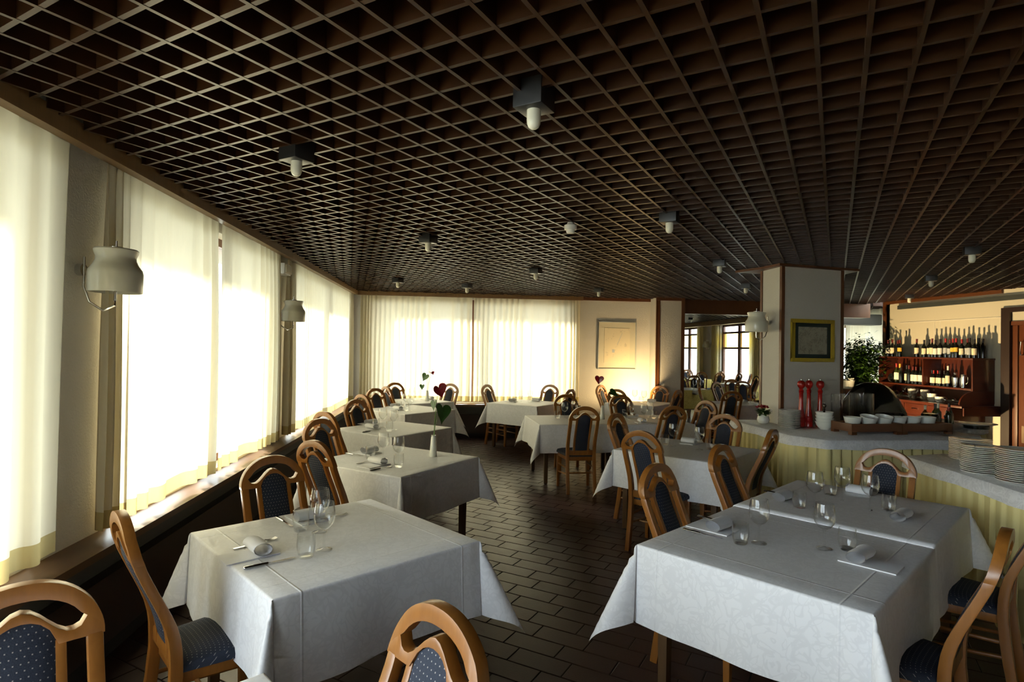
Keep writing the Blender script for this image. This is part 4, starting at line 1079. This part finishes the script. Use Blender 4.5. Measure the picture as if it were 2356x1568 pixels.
# bottles on the shelves
face = math.pi + .55
TOP = [(10.109, 8.10, 'label_white', 'foil_maroon'), (10.025, 8.12, 'label_cream', 'foil_maroon'), (9.895, 8.12, None, 'foil_maroon'), (9.821, 8.10, 'label_yellow', 'foil_maroon'), (9.454, 8.12, 'label_cream', 'foil_maroon'),
       (9.271, 8.10, 'label_cream', 'foil_black'), (9.182, 8.12, 'label_cream', 'foil_black'), (9.101, 8.10, 'label_cream', 'foil_maroon'), (9.023, 8.09, 'label_white', 'foil_black'), (8.94, 8.10, 'label_white', 'foil_black'),
       (8.872, 8.14, 'label_grey', 'foil_red'), (8.778, 8.13, 'label_grey', 'foil_maroon'), (8.697, 8.11, 'label_yellow', 'foil_red'), (8.626, 8.10, 'label_yellow', 'foil_red'), (8.532, 8.11, 'label_cream', 'foil_red'),
       (8.448, 8.13, 'label_grey', 'foil_maroon'), (8.38, 8.10, 'label_grey', 'foil_black'), (8.284, 8.09, 'label_cream', 'foil_black'), (8.29, 8.24, None, 'foil_black'), (8.375, 8.25, None, 'foil_black')]
for i, (y, x, l, f) in enumerate(TOP):
    bottle('wine_bottle', (x + .02, y, ZS1 + .028), .312 + .012 * math.sin(i * 2.1), .037, 'bottle_dark', l, f, 'dark wine bottle, %s from the left on top of the bar cabinet' % ords[i], 'bottle', 'wine bottles on top of the bar cabinet', face, (.16, .50) if l != 'label_yellow' else (.30, .52))
MID = [(9.91, .36, 'label_white', 'foil_red', 'bottle_oil'), (9.85, .35, 'label_white', 'label_yellow', 'bottle_oil'), (9.80, .29, None, 'foil_black', 'bottle_dark'), (9.691, .33, 'label_cream', 'foil_black', 'bottle_dark'), (9.614, .33, None, 'foil_maroon', 'bottle_dark'),
       (9.547, .31, 'label_white', 'foil_maroon', 'bottle_dark'), (9.453, .31, 'label_white', 'foil_maroon', 'bottle_dark'), (9.38, .31, 'label_white', 'foil_black', 'bottle_dark'), (9.30, .31, 'label_white', 'foil_black', 'bottle_dark'),
       (9.135, .26, 'label_white', 'foil_black', 'bottle_dark'), (9.075, .26, 'label_cream', 'foil_red', 'bottle_dark'), (9.015, .26, 'label_cream', 'foil_red', 'bottle_dark'), (8.95, .26, 'label_cream', 'foil_black', 'bottle_dark'), (8.885, .26, 'label_cream', 'foil_black', 'bottle_dark'), (8.79, .345, 'label_cream', 'label_white', 'bottle_dark')]
for i, (y, h, l, f, b) in enumerate(MID):
    bottle('wine_bottle', (8.13 + .02 * (i % 2), y, ZS2), h, .028 if h < .28 else .037, b, l, f, 'wine bottle, %s from the left on the lower bar shelf' % ords[i], 'bottle', 'wine bottles on the lower bar shelf', face)
t = thing('cocktail_shaker', 'gleaming steel shaker at the right of the lower bar shelf', 'shaker', (8.14, 8.66, ZS2))
MB().lathe([(0, 0), (.04, 0), (.048, .15), (.045, .17), (.03, .20), (0, .20)], 20).build('cup', 'chrome', t)
MB().lathe([(0, .20), (.022, .20), (.024, .23), (.012, .245), (0, .247)], 16).build('cap', 'chrome', t)
t = thing('steel_jug', 'tall steel jug right of the shaker on the bar shelf', 'jug', (8.16, 8.53, ZS2))
MB().lathe([(0, 0), (.045, 0), (.05, .08), (.042, .17), (.046, .21), (.043, .21), (.039, .17), (.045, .08), (0, .01)], 20).build('jug_body', 'chrome', t)
MB().tube([(0, -.045, .19), (0, -.08, .17), (0, -.08, .09), (0, -.048, .06)], .006, 8).build('handle', 'chrome', t)
t = thing('decorative_plate', 'round dark plate leaning at the left of the lower bar shelf', 'plate', (8.15, 10.05, ZS2 + .082))
MB().tube([(.0, 0, 0), (-.012, 0, 0)], .08, 28).build('rim', 'steel', t); MB().tube([(-.012, 0, 0), (-.016, 0, 0)], .062, 28).build('well', 'black_gloss', t); MB().tube([(-.016, 0, 0), (-.02, 0, 0)], .03, 24).build('medallion', 'steel', t)
# glasses, carafes, cups and cruets on the counter
for i, y in enumerate([9.98, 9.86, 9.74]):
    o = put(WG, 'wine_glass', 8.0, y, '%s upturned wine glass from the left on the bar counter' % ords[i], 'wine glass', 'upturned glasses on the bar', 0, ZCN + .223); o.rotation_euler = (math.pi, 0, 0)
for i, y in enumerate([9.52, 9.22]):
    tag(MB().lathe([(0, 0), (.08, 0), (.095, .03), (.085, .07), (.03, .11), (.022, .16), (.035, .20), (.032, .20), (.019, .16), (.028, .108), (.082, .068), (.09, .03), (0, .006)], 24).build('carafe', 'glass', None, (7.95, y, ZCN)), ('left' if i == 0 else 'right') + ' wide-bottomed glass carafe on the bar counter', 'carafe', 'glass carafes on the bar')
cm = MB().lathe([(0, 0), (.05, 0), (.068, .02), (.072, .055), (.069, .055), (.062, .02), (0, .006)], 24).mesh('cup'); cm.materials.append(MATS['porcelain'])
for y, x, n_, lb in [(9.62, 8.2, 4, 'back left pile'), (9.36, 8.22, 4, 'back middle pile'), (8.98, 8.02, 3, 'front middle pile'), (8.78, 7.98, 2, 'front right pile')]:
    for k in range(n_): put(cm, 'cup', x, y, 'cream soup cup in the %s on the bar counter' % lb, 'cup', 'soup cups, ' + lb, 0, ZCN + k * .038)
tag(MB().lathe([(0, 0), (.12, 0), (.15, .006), (.152, .01), (0, .006)], 28, sx=.8).build('small_tray', 'steel', None, (7.93, 8.42, ZCN)), 'small steel tray at the right end of the bar counter', 'tray')
for i, (x, y) in enumerate([(7.93, 8.62), (7.93, 8.46), (7.98, 8.34)]):
    t = thing('cruet', '%s small round-topped cruet from the left on the bar counter' % ords[i], 'cruet', (x, y, ZCN + (.0075 if i else .0005)), 0., 'cruets on the bar')
    MB().lathe([(0, 0), (.028, 0), (.03, .04), (.024, .05), (0, .05)], 16).build('cruet_body', 'glass', t)
    MB().lathe([(.024, .05), (.03, .056), (.029, .072), (.018, .086), (0, .09)], 16).build('lid', 'chrome', t)

# ------------------------------------------------------------------ door at the right
d = struct(MB().box(8.36, 8.52, 7.95, 8.09, 0, 2.47).box(8.36, 8.52, 6.76, 6.85, 0, 2.47).box(8.36, 8.52, 6.85, 7.95, 2.40, 2.47).build('door_1', 'panel_dark', smooth=False), 'reddish wooden door at the right edge of the photo')
MB().box(8.40, 8.44, 6.85, 7.95, 2.26, 2.40).build('fanlight', 'wall_smooth', d, smooth=False)
MB().box(8.38, 8.46, 6.85, 7.95, 2.20, 2.26).build('rail', 'door_wood', d, smooth=False)
MB().box(8.42, 8.465, 6.87, 7.86, .0, 2.20).build('door_leaf', 'door_wood', d, bevel=.004)
MB().box(8.40, 8.45, 7.86, 7.95, .0, 2.20).build('door_post', 'door_wood', d, bevel=.004)
MB().box(8.408, 8.42, 6.95, 7.80, .45, .70).build('kick_plate', 'pelmet_wood', d, smooth=False)
MB().box(8.404, 8.42, 6.95, 7.80, .20, .32).build('kick_plate', 'pelmet_wood', d, smooth=False)
MB().tube([(8.42, 7.80, 1.75), (8.38, 7.80, 1.75), (8.38, 7.80, 1.95), (8.42, 7.80, 1.95)], .009, 8).build('door_handle', 'chrome', d)
struct(MB().box(8.52, 9.4, 6.6, 8.2, 0, 2.6).build('wall_behind_door', 'panel_dark', smooth=False))

# ------------------------------------------------------------------ plants, air conditioner by the curtained corner
def ficus(x, y, z0, h, wid, seed, label, potr=.15, nleaf=900, lean=(0, 0)):
    t = thing('ficus_plant', label, 'indoor plant', (x, y, z0), 0., 'indoor ficus plants'); g = random.Random(seed)
    MB().lathe([(0, 0), (potr * .75, 0), (potr, .26), (potr * 1.03, .28), (potr * .95, .28), (potr * .9, .24), (0, .24)], 24).build('pot', 'porcelain', t)
    mb = MB(); tips = []
    for k in range(7):
        a = g.uniform(0, 6.28); r_ = wid * g.uniform(.2, .75); top = Vector((lean[0] + r_ * math.cos(a), lean[1] + r_ * math.sin(a), h * g.uniform(.7, .98)))
        mid = Vector((lean[0] * .4 + .03 * math.cos(a), lean[1] * .4 + .03 * math.sin(a), h * .45)); mb.tube([(0, 0, .22), mid, top], [.014, .01, .003], 6); tips += [(mid, top)]
    mb.build('stems', 'bark', t)
    mb = MB()
    for k in range(nleaf):
        m_, tp = g.choice(tips); q = m_.lerp(tp, g.random() ** .6) + Vector((g.gauss(0, wid * .26), g.gauss(0, wid * .26), g.gauss(0, .07)))
        q.z = max(.3, q.z); a = g.uniform(0, 6.28); leafq(mb, q, (math.cos(a), math.sin(a), g.uniform(-.9, .3)), (0, 0, 1), g.uniform(.07, .13), g.uniform(.035, .06))
    mb.build('foliage', 'ficus_leaf', t, smooth=False)['kind'] = 'stuff'
ficus(7.72, 10.48, 0, 2.16, .40, 3, 'large bushy ficus reaching over the left end of the bar cabinet', nleaf=3600, lean=(.12, -.12))
ficus(7.50, 11.0, .0, 1.95, .22, 4, 'narrower ficus close to the right edge of the big pillar', nleaf=1700, lean=(-.05, .05))
t = thing('planter', 'cream planter with pale flowers beside the pillar', 'planter', (7.35, 10.15, 1.08))
MB().lathe([(0, 0), (.09, 0), (.115, .14), (.12, .15), (.105, .15), (0, .12)], 22).build('pot', 'porcelain', t)
mb = MB(); g = random.Random(9)
for k in range(26):
    a = g.uniform(0, 6.28); mb.lathe([(0, -.01), (.018, 0), (.022, .01), (0, .016)], 6, (.13 * g.random() * math.cos(a), .13 * math.sin(a), .15 + g.uniform(0, .05)))
mb.build('blossoms', 'petal_white', t, smooth=False)['kind'] = 'stuff'
tag(MB().box(7.2, 7.5, 10.0, 10.3, 0, 1.08).build('plant_stand', 'panel_dark', None, bevel=.01), 'tall dark stand under the cream planter', 'plant stand')
t = thing('air_duct', 'long grey ventilation duct hanging below the next-room ceiling', 'air duct', (0, 0, 0))
MB().prism([(8.0, 12.0), (9.5, 12.0), (9.5, 12.35), (8.0, 12.35)], 2.38, 2.62).build('duct', 'grey_panel', t, bevel=.03)
for x in (8.2, 9.3): MB().box(x - .01, x + .01, 12.16, 12.18, 2.62, 2.80).build('hanger', 'steel', t, smooth=False)
t = thing('wall_heater', 'plain grey-brown box hanging beside the right edge of the pillar', 'cabinet', (7.55, 12.0, 0))
MB().box(-.22, .22, -.08, .08, 2.05, 2.40).build('housing', 'grey_panel', t, bevel=.01)
MB().box(-.02, .02, -.02, .02, 2.40, 2.80).build('hanger', 'steel', t, smooth=False)
